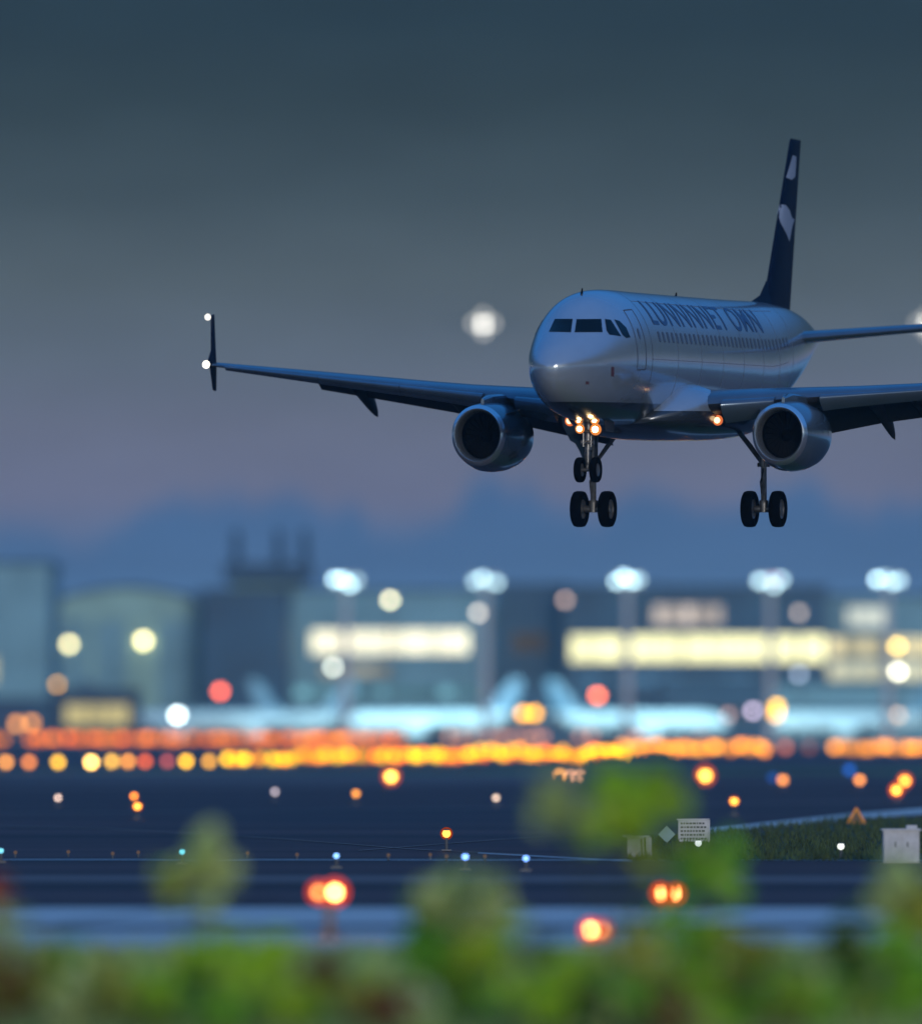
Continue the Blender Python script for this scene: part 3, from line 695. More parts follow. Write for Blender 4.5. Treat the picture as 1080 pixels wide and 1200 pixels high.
# floodlight masts ------------------------------------------------
def flood(px, py, d, label, T):
    A = P(px, py, d); e = empty('floodlight_mast', (A.x, d, 0), label, 'floodlight mast', 'white floodlight masts over the apron')
    b = MB(); b.tube([(0, 0, 0), (0, 0, A.z)], [.8, .55], 12); b.box((0, 0, .3), (2, 2, .6)); obj('pole', b, mat_pole, e, smooth=40)
    b = MB(); b.box((0, 0, A.z), (5.4, .5, .35)); b.box((0, 0, A.z + 1.6), (5.4, .5, .35)); b.box((0, 0, A.z + .8), (.4, .5, 2)); obj('crossarm', b, mat_pole, e)
    for k, kz in ((-1.9, rnd.uniform(-.3, .3)), (-.6, rnd.uniform(.2, .8)), (.7, rnd.uniform(-.9, .1)), (1.9, rnd.uniform(-.4, .5))):
        b = MB(); b.box((k, -.5, A.z + .75 + kz), (1.1, .6, 1.0)); h = obj('floodlight', b, M_post, e)
        b = MB(); b.box((k, -.88, A.z + .7 + kz), (1.0, .12, .9)); l = obj('lamp_glass', b, lampm, h)
        setglow(l, (.62, .93, 1.0), T * rnd.uniform(.2, .65), d, 1.0, 1.2)
    ld = bpy.data.lights.new('floodlight_beam', 'SPOT'); lo = bpy.data.objects.new('floodlight_beam', ld); sc.collection.objects.link(lo)
    ld.energy = 105000; ld.color = (.50, .88, 1.0); ld.spot_size = R(120); ld.spot_blend = .7; ld.shadow_soft_size = 1.0
    lo.parent = e; lo.location = (0, 2.5, A.z); lo.rotation_euler = (R(46), 0, 0)
mat_pole = mat('galvanised_pole', (.55, .60, .62), .5)
for px, lab, T in ((405, 'leftmost floodlight mast, above the cream window band', 1.15), (569, 'floodlight mast between the two bright window bands', .95), (735, 'floodlight mast above the left half of the long window band', 1.25), (902, 'floodlight mast above the right half of the long window band', .85), (1040, 'rightmost floodlight mast near the photo edge', 1.2)):
    flood(px, 686, DB - 260, lab, T)

# single coloured lamps on posts among the parked aircraft ---------
def post_lamp(px, py, d, rpx, col, T, label, cat='lamp', name='street_lamp', group=None, hood=True):
    if col[0] > .8 and col[2] < .45 and col[1] < .8: col = (col[0], col[1] * .84, col[2] * .35)
    A = P(px, py, d); r_ = rpx / pxm(d); e = empty(name, (A.x, d, 0), label, cat, group)
    if A.z > 1.0:
        b = MB(); b.tube([(0, .3, 0), (0, .3, A.z - r_ * .6)], [max(.06, A.z * .012), max(.04, A.z * .008)], 8); b.box((0, .3, .12), (.5 + A.z * .03, .5 + A.z * .03, .24)); obj('post', b, M_post, e, smooth=40)
    else:
        b = MB(); b.tube([(0, .05, 0), (0, .05, max(.05, A.z - r_ * .5))], .05, 8); b.box((0, .05, .03), (.3, .3, .06)); obj('base', b, M_post, e)
    b = MB(); b.ball((0, 0, A.z), r_, 12, 8, (1, .7, 1)); l = obj('lamp_glass', b, lampm, e, smooth=80); setglow(l, col, T, d, 2 * r_, .8)
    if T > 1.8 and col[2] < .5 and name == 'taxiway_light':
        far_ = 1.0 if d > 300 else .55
        b = MB(); b.ball((0, r_ * .5, A.z), r_ * 2.0 * (far_ ** .5), 16, 10, (1, .35, 1)); l2 = obj('glare_halo', b, lampm, e, smooth=80); setglow(l2, (1, .12, .015), .55 * far_, d, 4.0 * r_, .8)  # red-orange glare halo shaped as a glowing disc behind the lamp
    b = MB(); b.tube([(0, .02, A.z + r_ * .75), (0, .02, A.z + r_ * 1.05)], [r_ * .95, r_ * .5], 12); obj('lamp_cap', b, M_post, e, smooth=40)
    return e
DL = 1300.0
for px, py, rp, col, T, lab in (
    (457, 703, 4, (1, .93, .55), .75, 'cream round lamp above the left end of the pale terminal'),
    (390, 782, 3.5, (.9, 1, .85), .55, 'dim greenish white lamp under the cream window band'),
    (67, 802, 3.5, (.95, .55, .2), .35, 'dim orange lamp at the foot of the curved hangar'),
    (258, 810, 4.5, (1, .16, .16), 1.0, 'red warning lamp in front of the dark blue hangar'),
    (700, 815, 4.5, (1, .22, .20), 1.15, 'pinkish red warning lamp below the long window band'),
    (208, 838, 4.5, (.85, 1, 1), 1.4, 'bright white lamp beside the pale parked jet'),
    (613, 836, 4.5, (1, .50, .02), 1.0, 'left bulb of the broad amber pair under the dark block'),
    (626, 836, 4.5, (1, .52, .02), 1.0, 'right bulb of the broad amber pair under the dark block'),
    (910, 828, 4.5, (1, .62, .05), 1.0, 'upper of the two stacked amber lamps on the right apron'),
    (909, 837, 4.5, (1, .55, .05), .8, 'lower of the two stacked amber lamps on the right apron'),
    (882, 833, 4, (.75, .6, .8), .5, 'faint pinkish lamp left of the stacked amber lamps'),
    (853, 838, 4, (.6, .35, .3), .3, 'faint tan lamp between the low service buildings'),
    (662, 703, 4, (.8, .55, .45), .30, 'faint brown lamp high on the dark block'),
    (936, 718, 4, (.75, .6, .5), .28, 'faint tan lamp on the roof right of the mast'),
    (560, 718, 4, (.95, .85, .7), .40, 'faint cream lamp beside the second floodlight mast'),
    (1051, 757, 4, (1, .78, .35), .9, 'amber lamp in the upper dim window row at the right edge'),
    (1052, 787, 4, (1, .93, .7), 1.0, 'cream lamp in the lower dim window row at the right edge'),
    (906, 678, 4, (.8, .2, .4), .16, 'faint red lamp right of the fourth floodlight'),
    (1052, 838, 4, (.8, .5, .3), .35, 'faint orange lamp low at the right edge'),
    (936, 790, 4, (.6, .75, 1), .25, 'faint blue-white lamp under the right end of the band'),
    (20, 848, 4.5, (.95, .42, .18), .55, 'left of two dull orange lamps above the orange row, far left'),
    (37, 847, 4.5, (.95, .42, .18), .5, 'right of two dull orange lamps above the orange row, far left')):
    post_lamp(px, py, DL if py < 800 else 1170, rp, col, T, lab)

# the rows of amber apron lights ----------------------------------
mb = MB(); mb.tube([(0, 0, -1.0), (0, 0, -.45)], .12, 8); mb.box((0, 0, -.98), (.7, .7, .12)); 
mb.mi = 1; mb.ball((0, 0, 0), .5, 12, 8)
row_mesh = mb.mesh('apron_lamp', [M_post, lampm], 60)
def row(xs, y, yj, size, cols, T, label, group, over=1.0, name='apron_lamp'):
    for x in xs:
        yy = y + rnd.uniform(-yj, yj); dd = gd(yy, size * 1.0); c = P(x, yy, dd)
        o = bpy.data.objects.new(name, row_mesh); sc.collection.objects.link(o); o.location = c; o.scale = (size,) * 3
        tag(o, label, 'lamp', group); col = rnd.choice(cols); setglow(o, col, T * rnd.uniform(.35, 1.4) / over * .42, dd, size, .8)
def span(a, b, n, j=.5): return [a + (b - a) * (k + .5 + rnd.uniform(-j, j)) / n for k in range(n)]
OR = [(1, .21, .005), (1, .17, .004), (1, .25, .008)]; YE = [(1, .42, 0), (1, .32, 0), (1, .18, .0), (1, .52, 0)]; PK = [(.9, .38, .24), (.85, .36, .26)]
row(span(28, 475, 60), 866, 1.4, 1.15, OR, 1.2, 'small orange lamp crowded in the long upper row across the left apron', 'orange lamps of the upper left row', 1.9)
row(span(-10, 8, 3), 867, 1.2, 1.15, OR, .8, 'small orange lamp of the upper row cut by the left edge', 'orange lamps at the left edge', 1.4)
row(span(524, 640, 14), 864, 1, 1.15, PK, .62, 'small pinkish lamp in the upper row behind the yellow lamps at mid photo', 'pinkish lamps of the middle row', 1.7)
row([680, 693, 745, 752, 820], 864, 1, 1.15, PK, .35, 'dull pinkish lamp showing above the yellow row right of middle', 'dull pinkish lamps right of middle')
row(span(346, 560, 36), 885, 2.0, .75, YE, 2.2, 'small yellow lamp in the dense lower row left of middle', 'yellow lamps of the lower row', 1.5)
row(span(560, 735, 32), 882, 4.5, .75, YE, 2.3, 'small yellow lamp in the dense lower row around the middle', 'yellow lamps of the middle row', 1.6)
row(span(258, 346, 10), 889, .8, .7, YE, 1.9, 'small yellow lamp where the lower row thins out on the left', 'yellow lamps at the left end of the row')
row(span(726, 900, 28), 876, 3.0, .85, [(1, .34, .01), (1, .28, .01), (1, .38, .01)], 1.6, 'small amber lamp in the dense row right of middle', 'amber lamps right of middle', 1.6)
row([920, 948], 876, .5, .9, [(.85, .22, .12)], .45, 'dull red lamp in the gap of the right amber row', 'dull red lamps in the gap of the row')
row(span(972, 1095, 18), 876, 1.3, .9, [(1, .32, .015), (1, .30, .01)], 1.4, 'small amber lamp in the short row at the right edge', 'amber lamps at the right edge', 1.5)
for px, col, T, lab in ((7, (.95, .42, .16), .8, 'dull orange lamp at the left end of the spaced row'), (34, (.95, .32, .12), .7, 'dull orange lamp, second from the left in the spaced row'), (68, (1, .62, .05), .95, 'yellow lamp, third from the left in the spaced row'),
    (107, (1, .68, .35), 2.2, 'brightest, almost white lamp of the spaced row'), (131, (1, .62, .15), .85, 'pale yellow lamp right of the brightest one'), (150, (1, .42, .10), .8, 'orange lamp, second right of the brightest one'),
    (170, (.9, .15, .05), .65, 'orange-red lamp in the spaced row'), (196, (.7, .12, .10), .42, 'dim dark red lamp in the spaced row'), (218, (1, .60, .01), 1.1, 'clear yellow lamp right of the dim red one'), (245, (.85, .45, .06), .8, 'amber lamp next to the start of the dense yellow row')):
    yy = 893; dd = gd(yy, .7)
    post_lamp(px, yy - (1 if px > 120 else 0), dd, 4.2, col, T, lab, name='apron_lamp', group='spaced lamps on the left of the lower row')

# lights out on the airfield ---------------------------------------
for px, py, h, rp, col, T, lab in (
    (458, 910, .6, 5, (1, .58, .22), 2.6, 'bright orange-white taxiway light just below the yellow row'),
    (826, 909, .6, 5.5, (1, .55, .20), 2.6, 'largest bright orange taxiway light right of the green leaves'),
    (860, 939, .6, 4, (1, .45, .14), 2.2, 'orange taxiway light below and right of the largest one'),
    (417, 930, .5, 3.5, (.9, .36, .12), .9, 'dull orange taxiway light left of centre'),
    (68, 935, .4, 2.2, (.9, .62, .5), .7, 'tiny pale taxiway light at far left'),
    (157, 933, .5, 3, (1, .30, .06), 1.2, 'upper of two touching orange lights at left'),
    (161, 945, .5, 4, (1, .42, .14), 2.4, 'lower, brighter of two touching orange lights at left'),
    (322, 928, .4, 2.4, (.6, .5, .55), .5, 'tiny grey-pink light left of centre'),
    (581, 935, .4, 2.6, (.85, .6, .45), .7, 'tiny pale light left of the green leaves'),
    (656, 908, .5, 3.2, (.9, .42, .22), .7, 'left of a trio of tan lights above the leaves'),
    (668, 909, .5, 3, (.8, .36, .2), .55, 'middle of a trio of tan lights above the leaves'),
    (679, 909, .5, 3, (.8, .36, .2), .5, 'right of a trio of tan lights above the leaves'),
    (917, 914, .5, 4, (.95, .36, .18), .85, 'dull orange light beside a dark blue one on the right'),
    (905, 911, .5, 4.5, (.02, .10, .45), .26, 'dark blue light left of a dull orange one'),
    (1007, 914, .5, 4, (.95, .36, .18), .9, 'dull orange light under a blue one on the right'),
    (995, 902, .6, 4.5, (.02, .14, .65), .38, 'blue light above a dull orange one on the right'),
    (1050, 926, .5, 4.2, (1, .45, .14), 2.4, 'lower left of two orange lights at the right edge'),
    (1060, 915, .5, 3.8, (1, .42, .12), 1.9, 'upper right of two orange lights at the right edge'),
    (523, 977, .55, 5, (1, .50, .20), 2.6, 'bright orange-red light standing alone mid field'),
    (213, 998, .35, 3.2, (.15, .75, .9), 1.4, 'turquoise taxiway edge light'),
    (1, 997, .35, 3.2, (.2, .7, .9), 1.2, 'turquoise taxiway edge light at the left edge'),
    (394, 1003, .35, 3.2, (.22, .48, 1), 1.7, 'leftmost of three blue taxiway edge lights'),
    (545, 1004, .35, 3.8, (.18, .38, 1), 2.4, 'middle and brightest of three blue taxiway edge lights'),
    (616, 1006, .35, 3.2, (.18, .38, 1), 2.0, 'rightmost of three blue taxiway edge lights'),
    (818, 988, .35, 4, (.9, 1, 1), 1.6, 'small white light at the foot of the sign board'),
    (985, 992, .35, 4, (.95, 1, .9), 1.5, 'small white light on the grass island')):
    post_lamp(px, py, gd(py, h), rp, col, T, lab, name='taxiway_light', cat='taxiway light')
# tiny unlit-looking reflectors along the taxiway edge
rb = MB(); rb.tube([(0, 0, 0), (0, 0, .1)], .03, 6); rb.mi = 1; rb.ball((0, 0, .14), .055, 8, 6); rme = rb.mesh('edge_marker', [M_post, lampm], 60)
for x in [18, 80, 132, 162, 290, 348, 455, 504, 523, 568]:
    dd = gd(1001 + rnd.uniform(-1, 1) + x * .008, .1); c = P(x, 1001, dd); o = bpy.data.objects.new('edge_marker', rme); sc.collection.objects.link(o); o.location = (c.x, dd, .02)
    o.color = (.9, .6, .5, .00012); tag(o, 'tiny pinkish marker stud in the line of the blue taxiway lights', 'marker stud', 'marker studs along the taxiway edge')

# twin-lens amber runway guard lights --------------------------------
M_housing = mat('guard_light_housing', (.30, .05, .015), .45)
M_stake = mat('wooden_stake', (.28, .17, .10), .8)
def guard(px, py, d, heads, label, tall=True, size=.26):
    A = P(px, py, d); e = empty('guard_light', (A.x, d, 0), label, 'guard light', 'amber guard lights near the camera')
    b = MB(); b.tube([(0, .05, 0), (0, .05, A.z - size * .8)], [.085, .075], 10); b.box((0, .05, .04), (.4, .4, .08)); b.box((0, .05, A.z - size * .95), (.24, .2, .12)); obj('post', b, M_stake, e, smooth=40)
    for dx, T, s_, tilt in heads:
        b = MB(); b.lathe([(-.02, s_ * .9), (-.08, s_ * 1.12), (-.08, s_ * 1.2), (0, s_ * 1.2), (.16, s_ * .85), (.2, .02)], (dx, .02, A.z), (0, 1, 0), 24); h = obj('lamp_housing', b, M_housing, e, smooth=40)
        b = MB(); b.ball((dx, -.01, A.z), s_ * 1.45, 20, 10, (1, .3, 1)); l = obj('lens', b, lampm, h, smooth=80); setglow(l, (1, .06, .005), min(T, .9), d, s_ * 3.0, .8)  # glowing red shell stands in for the glare fringe round the bulb
        b = MB(); b.ball((dx, -s_ * .35 - .03, A.z), s_ * .5, 16, 8, (.6 if tilt else 1, .4, 1.5 if tilt else 1)); l = obj('bulb', b, lampm, h, smooth=80); setglow(l, (1, .36, .10), T * 1.1, d, s_, .8)
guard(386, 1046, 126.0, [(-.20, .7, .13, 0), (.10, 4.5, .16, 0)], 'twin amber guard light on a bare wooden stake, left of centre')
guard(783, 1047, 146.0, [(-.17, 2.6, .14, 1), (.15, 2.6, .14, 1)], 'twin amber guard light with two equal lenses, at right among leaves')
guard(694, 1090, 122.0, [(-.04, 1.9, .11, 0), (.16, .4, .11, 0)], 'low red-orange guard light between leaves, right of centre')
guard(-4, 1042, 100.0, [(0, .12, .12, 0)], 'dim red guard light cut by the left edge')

# signs and boxes on the grass island -------------------------------
M_sign = mat('sign_face', (.52, .55, .58), .5, noise=.08, nscale=6); M_sign_dk = mat('sign_lettering', (.05, .06, .09), .6)
M_cab = mat('cabinet_paint', (.50, .53, .56), .55, noise=.12, nscale=4)
def on(px, ybase): d = gd(ybase); p = P(px, ybase, d); return Vector((p.x, d, 0)), pxm(d)
o, k = on(812, 991); e = empty('information_sign', o, 'white sign board with rows of dark writing on the grass island', 'sign')
W_, H_ = 35 / k, 25 / k; b = MB(); b.box((0, 0, H_ / 2 + .12), (W_, .08, H_)); obj('board', b, M_sign, e)
b = MB()
for sx_ in (-1, 1): b.box((sx_ * W_ * .38, .06, .1), (.06, .06, .6))
obj('post', b, M_post, e)
b = MB()
for r0 in range(5):
    x = -W_ * .42
    while x < W_ * .38:
        wv = rnd.uniform(.04, .10); b.box((x + wv / 2, -.045, .12 + H_ * (.14 + .18 * r0)), (wv, .012, H_ * .085)); x += wv + .03
obj('writing', b, M_sign_dk, e)
b = MB(); b.box((W_ / 2 + .03, .02, H_ / 2 + .12), (.05, .14, H_ + .06)); b.box((0, .02, H_ + .15), (W_ + .1, .14, .05)); obj('frame', b, M_cab, e)
o, k = on(747, 1006); e = empty('junction_box', o, 'small pale box with a dark slot, left of the diamond sign', 'box')
b = MB(); b.box((-.06, 0, .32), (.50, .3, .58)); obj('housing', b, M_cab, e); b = MB(); b.box((.33, .02, .32), (.16, .3, .58)); obj('side_box', b, M_cab, e)
b = MB(); b.box((.12, -.16, .32), (.05, .02, .5)); obj('slot', b, M_sign_dk, e); b = MB(); b.box((-.05, 0, .63), (.8, .36, .05)); obj('lid', b, M_cab, e)
o, k = on(781, 995); e = empty('diamond_sign', o, 'pale green diamond-shaped sign on a short post', 'sign')
b = MB(); q = .27; zc_ = (995 - 978) / k; b.loft([[(0, -.02, zc_ - q), (q, -.02, zc_), (0, -.02, zc_ + q), (-q, -.02, zc_)], [(0, .02, zc_ - q), (q, .02, zc_), (0, .02, zc_ + q), (-q, .02, zc_)]]); obj('plate', b, mat('pale_green_plate', (.20, .36, .33), .5), e)
b = MB(); b.tube([(0, .04, 0), (0, .04, zc_)], .025, 8); obj('post', b, M_post, e)
o, k = on(1056, 1012); e = empty('equipment_cabinet', o, 'pale two-door equipment cabinet on the grass at the right edge', 'cabinet')
cw_, ch_ = 42 / k, 37 / k; b = MB(); b.box((0, .3, ch_ / 2 + .03), (cw_, .6, ch_)); obj('housing', b, M_cab, e)
b = MB(); b.box((0, .3, ch_ + .055), (cw_ + .1, .72, .05)); b.box((cw_ * .3, .3, ch_ + .13), (.3, .3, .1)); obj('roof', b, M_cab, e)
for sx_ in (-1, 1):
    b = MB(); b.box((sx_ * cw_ * .25, -.012, ch_ / 2 + .03), (cw_ * .46, .02, ch_ * .9)); dr = obj('door', b, M_cab, e)
    b = MB(); b.box((sx_ * cw_ * .07 - (.1 if sx_ < 0 else -.1), -.035, ch_ * .6), (.03, .03, .14)); obj('handle', b, M_sign_dk, dr)
b = MB(); b.box((0, .3, .0), (cw_ + .2, .8, .06)); obj('plinth', b, M_post, e)
o, k = on(1003, 966); e = empty('warning_triangle', o, 'small dark amber triangular marker beside the pale taxiway edge', 'marker')
b = MB(); q = .32; b.loft([[(-q, -.05, .05), (q, -.05, .05), (0, -.05, .62)], [(-q, .05, .05), (q, .05, .05), (0, .05, .62)]]); obj('triangle_frame', b, mat('dark_amber_paint', (.09, .05, .02), .5), e)
b = MB()
for (x0, z0_), (x1, z1_) in (((-q, .05), (q, .05)), ((q, .05), (0, .62)), ((0, .62), (-q, .05))): b.tube([(x0, -.07, z0_), (x1, -.07, z1_)], .04, 6)
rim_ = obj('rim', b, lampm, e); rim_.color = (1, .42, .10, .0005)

# grass blades on the island ----------------------------------------
M_blade_g = mat('grass_blades', (.05, .085, .025), .8, noise=.5, nscale=1.2)
gb = MB(); 
for i in range(9000):
    px = rnd.uniform(735, 1110); py = rnd.uniform(960, 1010)
    lim = 985 - (px - 752) * .105 if px > 752 else 1000
    if py < lim: continue
    if 1030 < px < 1082 and py > 1004: continue
    d = gd(py); c = P(px, py, d); h = rnd.uniform(.08, .26); w_ = rnd.uniform(.02, .05); a = rnd.uniform(0, 3.14); lx, ly = rnd.uniform(-.1, .1), rnd.uniform(-.1, .1)
    gb.add([(c.x - w_ * math.cos(a), d - w_ * math.sin(a), .03), (c.x + w_ * math.cos(a), d + w_ * math.sin(a), .03), (c.x + lx, d + ly, .03 + h)], [(0, 1, 2)])
obj('grass', gb, M_blade_g, kind='stuff', label='short dark grass on the island between the pavements')
gb = MB()
for i in range(16000):
    d = rnd.uniform(74, 118); c = P(rnd.uniform(-60, 1140), 1000, d); h = rnd.uniform(.12, .42); w_ = rnd.uniform(.015, .04); a = rnd.uniform(0, 3.14); lx, ly = rnd.uniform(-.15, .15), rnd.uniform(-.15, .15)
    gb.add([(c.x - w_ * math.cos(a), d - w_ * math.sin(a), 0), (c.x + w_ * math.cos(a), d + w_ * math.sin(a), 0), (c.x + lx, d + ly, h)], [(0, 1, 2)])
obj('meadow_grass', gb, mat('pale_meadow_grass', (.32, .46, .16), .85, noise=.4, nscale=.5), kind='stuff', label='pale rough grass strip in front of the pavement')

# parked airliners on the apron --------------------------------------
M_pk = mat('parked_aircraft_paint', (.50, .60, .62), .4, coat=.3); M_pkt = mat('pale_blue_tail_paint', (.10, .19, .26), .4)
def parked():
    e = empty('parked_airliner', (0, 0, 0), '', 'parked airliner', 'pale airliners parked on the far apron')
    b = MB(); rr = []
    for x, r_, zc_ in ((-17, .1, 3.3), (-16.6, .7, 3.35), (-15.5, 1.3, 3.5), (-13.5, 1.85, 3.75), (-11, 2.0, 3.8), (7, 2.0, 3.8), (11, 1.6, 4.15), (14.5, .9, 4.7), (17, .25, 5.1)):
        rr.append([(x, r_ * math.cos(q), zc_ + r_ * math.sin(q)) for q in [2 * math.pi * k / 20 for k in range(20)]])
    b.loft(rr); f = obj('fuselage', b, M_pk, e, smooth=50)
    b = MB(); rr = []
    for t in (0, .5, 1): rr.append([(9.5 + 5.2 * t + x, y, 5.3 + 6.3 * t) for x, y in af(5.4 - 3.2 * t, .10)])
    b.loft(rr); obj('tail_fin', b, M_pkt, e, smooth=40)
    for s in (1, -1):
        b = MB(); rr = []
        for t in (0, .4, 1): rr.append([(-4.5 + 8.2 * t + x, s * (1.6 + 15 * t), 2.7 + 1.4 * t + z) for x, z in af(6.4 - 4.8 * t, .12)])
        b.loft(rr); wn = obj('wing', b, M_pk, e, smooth=40)
        b = MB(); b.lathe([(0, .8), (-.1, .95), (.8, 1.15), (2.6, 1.05), (3.6, .7)], (-5.2, s * 5.6, 2.0), (1, 0, 0), 18); obj('engine', b, M_pk, wn, smooth=50)
        b = MB(); rr = []
        for t in (0, 1): rr.append([(12 + 3 * t + x, s * (.6 + 5.4 * t), 4.9 + .5 * t + z) for x, z in af(3.6 - 2.2 * t, .10)])
        b.loft(rr); obj('tailplane', b, M_pk, e, smooth=40)
    for x, y in ((-12, 0), (2, 3), (2, -3)):
        b = MB(); b.tube([(x, y, .5), (x, y, 2.5)], .15, 8); g_ = obj('landing_gear', b, M_post, e)
        b = MB(); b.lathe([(-.35, .1), (-.35, .5), (.35, .5), (.35, .1)], (x, y, .52), (0, 1, 0), 16); obj('wheel', b, M_tyre, g_, smooth=40)
    return e
pk = parked(); first = True
for px, d, rz, lab in ((196, 1235, 165, 'parked airliner with pale tail beside the cream-lit gatehouse'), (312, 1245, 12, 'parked airliner in front of the dark blue hangar'),
                       (392, 1260, 200, 'parked airliner under the leftmost floodlight mast'), (505, 1230, 8, 'parked airliner below the cream window band of the pale terminal'), (745, 1240, 170, 'parked airliner below the left part of the long window band'), (1000, 1250, 15, 'parked airliner at the right edge of the apron')):
    x = P(px, 860, d).x
    if first: pk.location = (x, d, .012); pk.rotation_euler = (0, 0, R(rz)); pk['label'] = lab; first = False
    else: dup(pk, (x, d, .012), R(rz), lab)

# two bright sky lights, each set on an added far aircraft ---------
def sky_light(px, py, d, T, lab):
    A = P(px, py, d); e = empty('added_aircraft', A, lab, 'airliner', 'bright lights in the sky on added aircraft')
    b = MB(); rr = []
    for y, r_ in ((-.3, .1), (0, .7), (2, 1.6), (5, 1.9), (22, 1.9), (32, .4)): rr.append([(r_ * math.cos(q), y, 1.9 + r_ * math.sin(q)) for q in [2 * math.pi * k / 16 for k in range(16)]])
    b.loft(rr); obj('fuselage', b, M_nac, e, smooth=50)
    for s in (1, -1):
        b = MB(); b.loft([[(s * 1.5, 10, .9), (s * 1.5, 16, .9), (s * 1.5, 16, 1.3), (s * 1.5, 10, 1.5)], [(s * 16, 18, 2.2), (s * 16, 19.5, 2.2), (s * 16, 19.5, 2.35), (s * 16, 18, 2.4)]]); obj('wing', b, M_nac, e)
    for dx, dz, f in ((0, 0, .5), (-3.2, .4, .14), (3.2, .4, .14), (0, 3.0, .12), (0, -2.6, .14)):  # lamps spread in a cross to soften the disc of light
        b = MB(); b.ball((dx, -.5, dz), 1.1, 16, 10, (1, .5, 1)); l = obj('landing_light', b, lampm, e, smooth=80); setglow(l, (1, .96, .86), T * f * .75, d, 2.2, .8)
sky_light(566, 380, 2400, 1.0, 'bright white light on an added aircraft in the sky left of the airliner nose')
sky_light(1086, 380, 2400, .8, 'bright light on an added aircraft cut by the right edge of the sky')

# ------------------------------------------------------------------ foreground shrubs, far out of focus
def leafmat(name, col):
    m = bpy.data.materials.new(name); m.use_nodes = True; t = m.node_tree; t.nodes.clear()
    d = t.nodes.new('ShaderNodeBsdfDiffuse'); tr = t.nodes.new('ShaderNodeBsdfTranslucent'); mx = t.nodes.new('ShaderNodeMixShader'); o = t.nodes.new('ShaderNodeOutputMaterial')
    n = t.nodes.new('ShaderNodeTexNoise'); n.inputs['Scale'].default_value = 6; r_ = t.nodes.new('ShaderNodeValToRGB'); e = r_.color_ramp.elements
    e[0].position, e[0].color = .35, tuple(c * .65 for c in col) + (1,); e[1].position, e[1].color = .65, tuple(min(1, c * 1.3) for c in col) + (1,)
    tcn = t.nodes.new('ShaderNodeTexCoord'); t.links.new(tcn.outputs['Object'], n.inputs['Vector']); t.links.new(n.outputs['Fac'], r_.inputs[0])
    for q in (d, tr): t.links.new(r_.outputs[0], q.inputs['Color'])
    mx.inputs[0].default_value = .35; t.links.new(d.outputs[0], mx.inputs[1]); t.links.new(tr.outputs[0], mx.inputs[2]); t.links.new(mx.outputs[0], o.inputs[0]); return m
LM = {'vivid': leafmat('vivid_green_leaf', (.52, .90, .05)), 'deep': leafmat('deep_green_leaf', (.30, .66, .06)), 'pale': leafmat('pale_green_leaf', (.70, .90, .36)), 'olive': leafmat('olive_leaf', (.55, .58, .10)),
      'dark': leafmat('dark_leaf', (.08, .19, .05)), 'brown': leafmat('brown_leaf', (.28, .14, .06)), 'red': leafmat('red_leaf', (.40, .07, .04))}
M_stem = mat('shrub_stem', (.07, .10, .04), .8)
KEYS = list(LM)
def shrub(label, basepx, d, clumps):
    bx_ = P(basepx, 1000, d).x; e = empty('shrub', (bx_, d, 0), label, 'shrub', 'leafy shrubs close to the camera')
    st = MB(); lf = MB()
    for px, py, rp, key, dens in clumps:
        dd = d + rnd.uniform(-2.5, 2.5); c = P(px, py, dd); rr_ = rp / pxm(dd); c = Vector((c.x - bx_, dd - d, c.z))
        mid = Vector((c.x * .45 + rnd.uniform(-.1, .1), c.y * .4, max(.1, c.z * .55)))
        st.tube([(rnd.uniform(-.15, .15) + c.x * .1, c.y * .1, 0), mid, c], [.035, .022, .008], 6)
        n = int(120 * (rr_ / .4) ** 2 * dens)
        for i in range(n):
            v = Vector((rnd.gauss(0, 1), rnd.gauss(0, 1), rnd.gauss(0, 1))).normalized() * (rnd.random() ** .5)
            k_ = .85 + .35 * math.sin(3 * math.atan2(v.z, v.x) + px) ; p = c + Vector((v.x * rr_ * k_, v.y * rr_ * .8, v.z * rr_ * k_)); ln = rnd.uniform(.18, .36); wd = ln * .36
            ax = Vector((rnd.gauss(0, 1), rnd.gauss(0, 1), rnd.gauss(0, .7))).normalized(); sd_ = ax.cross(Vector((rnd.gauss(0, .5), rnd.gauss(0, .5), 1))).normalized(); up = ax.cross(sd_) * .03
            lf.mi = KEYS.index(key if rnd.random() < .82 else rnd.choice(('deep', 'pale', 'olive')))
            lf.add([p - ax * ln / 2, p + sd_ * wd - ax * ln * .1 + up, p + sd_ * wd * .7 + ax * ln * .25 + up, p + ax * ln / 2, p - sd_ * wd * .7 + ax * ln * .25 + up, p - sd_ * wd - ax * ln * .1 + up], [(0, 1, 2, 3), (0, 3, 4, 5)])
    obj('stem', st, M_stem, e, smooth=60); obj('foliage', lf, list(LM.values()), e)
shrub('tallest shrub with a vivid green leafy top in front of the grass island', 745, 86, [(742, 940, 46, 'vivid', 3.2), (718, 946, 36, 'vivid', 2.4), (770, 932, 30, 'vivid', 2.4), (650, 942, 30, 'pale', 2.2), (672, 962, 25, 'pale', .7), (760, 1010, 30, 'olive', .35), (790, 1085, 42, 'deep', .5), (745, 1110, 37, 'olive', .7)])
shrub('shrub with a soft mid-green top below the sign board', 840, 90, [(840, 1022, 40, 'deep', 1.8), (815, 1000, 25, 'deep', .5), (850, 1130, 50, 'vivid', 2.6), (880, 1120, 37, 'olive', 1), (820, 1120, 32, 'red', .6), (870, 1190, 50, 'deep', 1.2)])
shrub('shrub of pale olive leaves rising left of the guard lamp stake', 235, 88, [(242, 1012, 36, 'pale', 2.2), (202, 1032, 27, 'olive', .7), (245, 1060, 25, 'pale', .35), (250, 1120, 37, 'vivid', .9), (240, 1165, 52, 'deep', 1.4)])
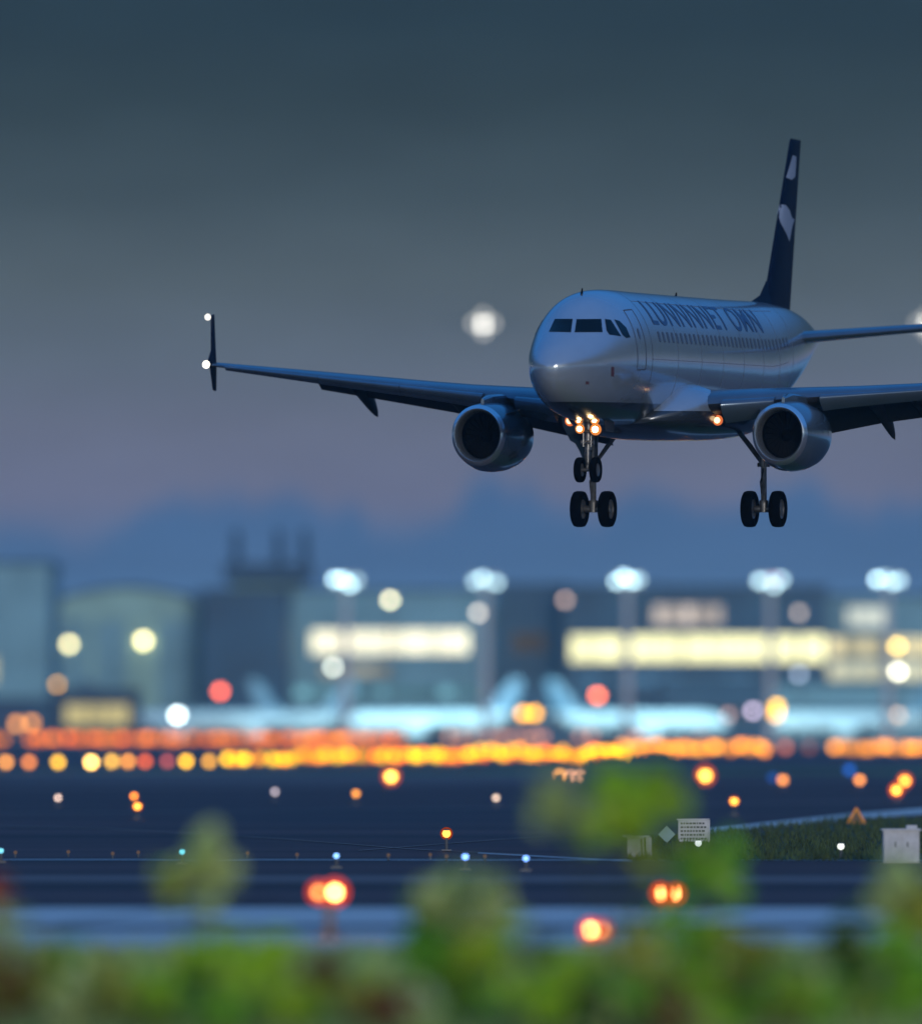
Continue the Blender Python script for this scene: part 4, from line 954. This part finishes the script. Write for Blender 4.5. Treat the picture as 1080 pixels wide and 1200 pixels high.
shrub('vivid light green shrub clump at lower left of centre', 300, 82, [(300, 1145, 50, 'vivid', 3.2), (335, 1165, 40, 'vivid', 2.6), (270, 1195, 47, 'deep', 1.2)])
shrub('yellow-green shrub in the bottom middle', 540, 88, [(520, 1055, 36, 'pale', 2.4), (575, 1068, 38, 'pale', 2.2), (555, 1105, 40, 'vivid', 1.2), (505, 1090, 40, 'deep', 1), (540, 1140, 60, 'deep', 1.6), (500, 1180, 55, 'dark', 1.2), (585, 1180, 47, 'deep', 1.2)])
shrub('low green shrub under the red-orange guard light', 650, 84, [(640, 1165, 50, 'vivid', 1.4), (680, 1140, 35, 'deep', 1), (630, 1115, 22, 'dark', .6), (700, 1190, 45, 'dark', 1.2), (735, 1170, 37, 'deep', 1)])
shrub('olive shrub at the bottom left corner', 45, 86, [(60, 1150, 45, 'olive', .9), (25, 1180, 42, 'brown', 1.2), (100, 1180, 45, 'pale', .8), (130, 1130, 25, 'olive', .5), (90, 1120, 27, 'deep', .5)])
shrub('reddish brown twiggy shrub at the left edge', -5, 80, [(-8, 1040, 20, 'red', .8), (0, 1090, 30, 'pale', .6), (-5, 1150, 42, 'brown', 1.4)])
shrub('dark brownish shrub right of the guard lamp stake', 385, 86, [(375, 1150, 37, 'brown', .8), (400, 1185, 47, 'olive', .8), (440, 1150, 35, 'pale', .5), (350, 1190, 37, 'deep', .8), (190, 1195, 30, 'dark', 1)])
shrub('yellowish shrub at the right edge below the cabinet', 1060, 88, [(1052, 1045, 40, 'pale', 2), (1078, 1075, 37, 'olive', 2), (1040, 1110, 32, 'deep', .8), (1070, 1150, 55, 'deep', 1.4), (1020, 1185, 37, 'vivid', .8)])
shrub('dark green shrub left of the yellowish one at the right edge', 985, 86, [(990, 1098, 30, 'dark', 1.1), (1000, 1130, 35, 'dark', 1.2), (960, 1170, 37, 'deep', .9), (935, 1150, 27, 'brown', .9), (920, 1185, 42, 'olive', 1)])

for i_, (px, w_) in enumerate(((155, 'between the olive shrub and the pale one at lower left'), (455, 'left of the yellow-green shrub in the bottom middle'), (610, 'right of the yellow-green shrub in the bottom middle'), (790, 'under the tall leafy shrub'), (905, 'right of the yellow-green clump at lower right'))):
    shrub('low pale green shrub ' + w_, px, 84 + i_ % 3, [(px + rnd.uniform(-50, 50), rnd.uniform(1150, 1200), 30, rnd.choice(('pale', 'vivid', 'olive', 'deep', 'vivid', 'brown')), .9) for k in range(7)])

# ------------------------------------------------------------------ dusk haze
hb = MB(); hb.box((0, 3050, 21), (6600, 6900, 44)); hm = bpy.data.materials.new('haze'); hm.use_nodes = True; t = hm.node_tree; t.nodes.clear()
v = t.nodes.new('ShaderNodeVolumePrincipled'); o = t.nodes.new('ShaderNodeOutputMaterial'); v.inputs['Density'].default_value = .00016; v.inputs['Color'].default_value = (.40, .80, 1, 1); v.inputs['Anisotropy'].default_value = .2
t.links.new(v.outputs[0], o.inputs['Volume']); obj('haze', hb, hm, kind='stuff', label='thin blue dusk haze over the airfield')
sc.cycles.volume_bounces = 0
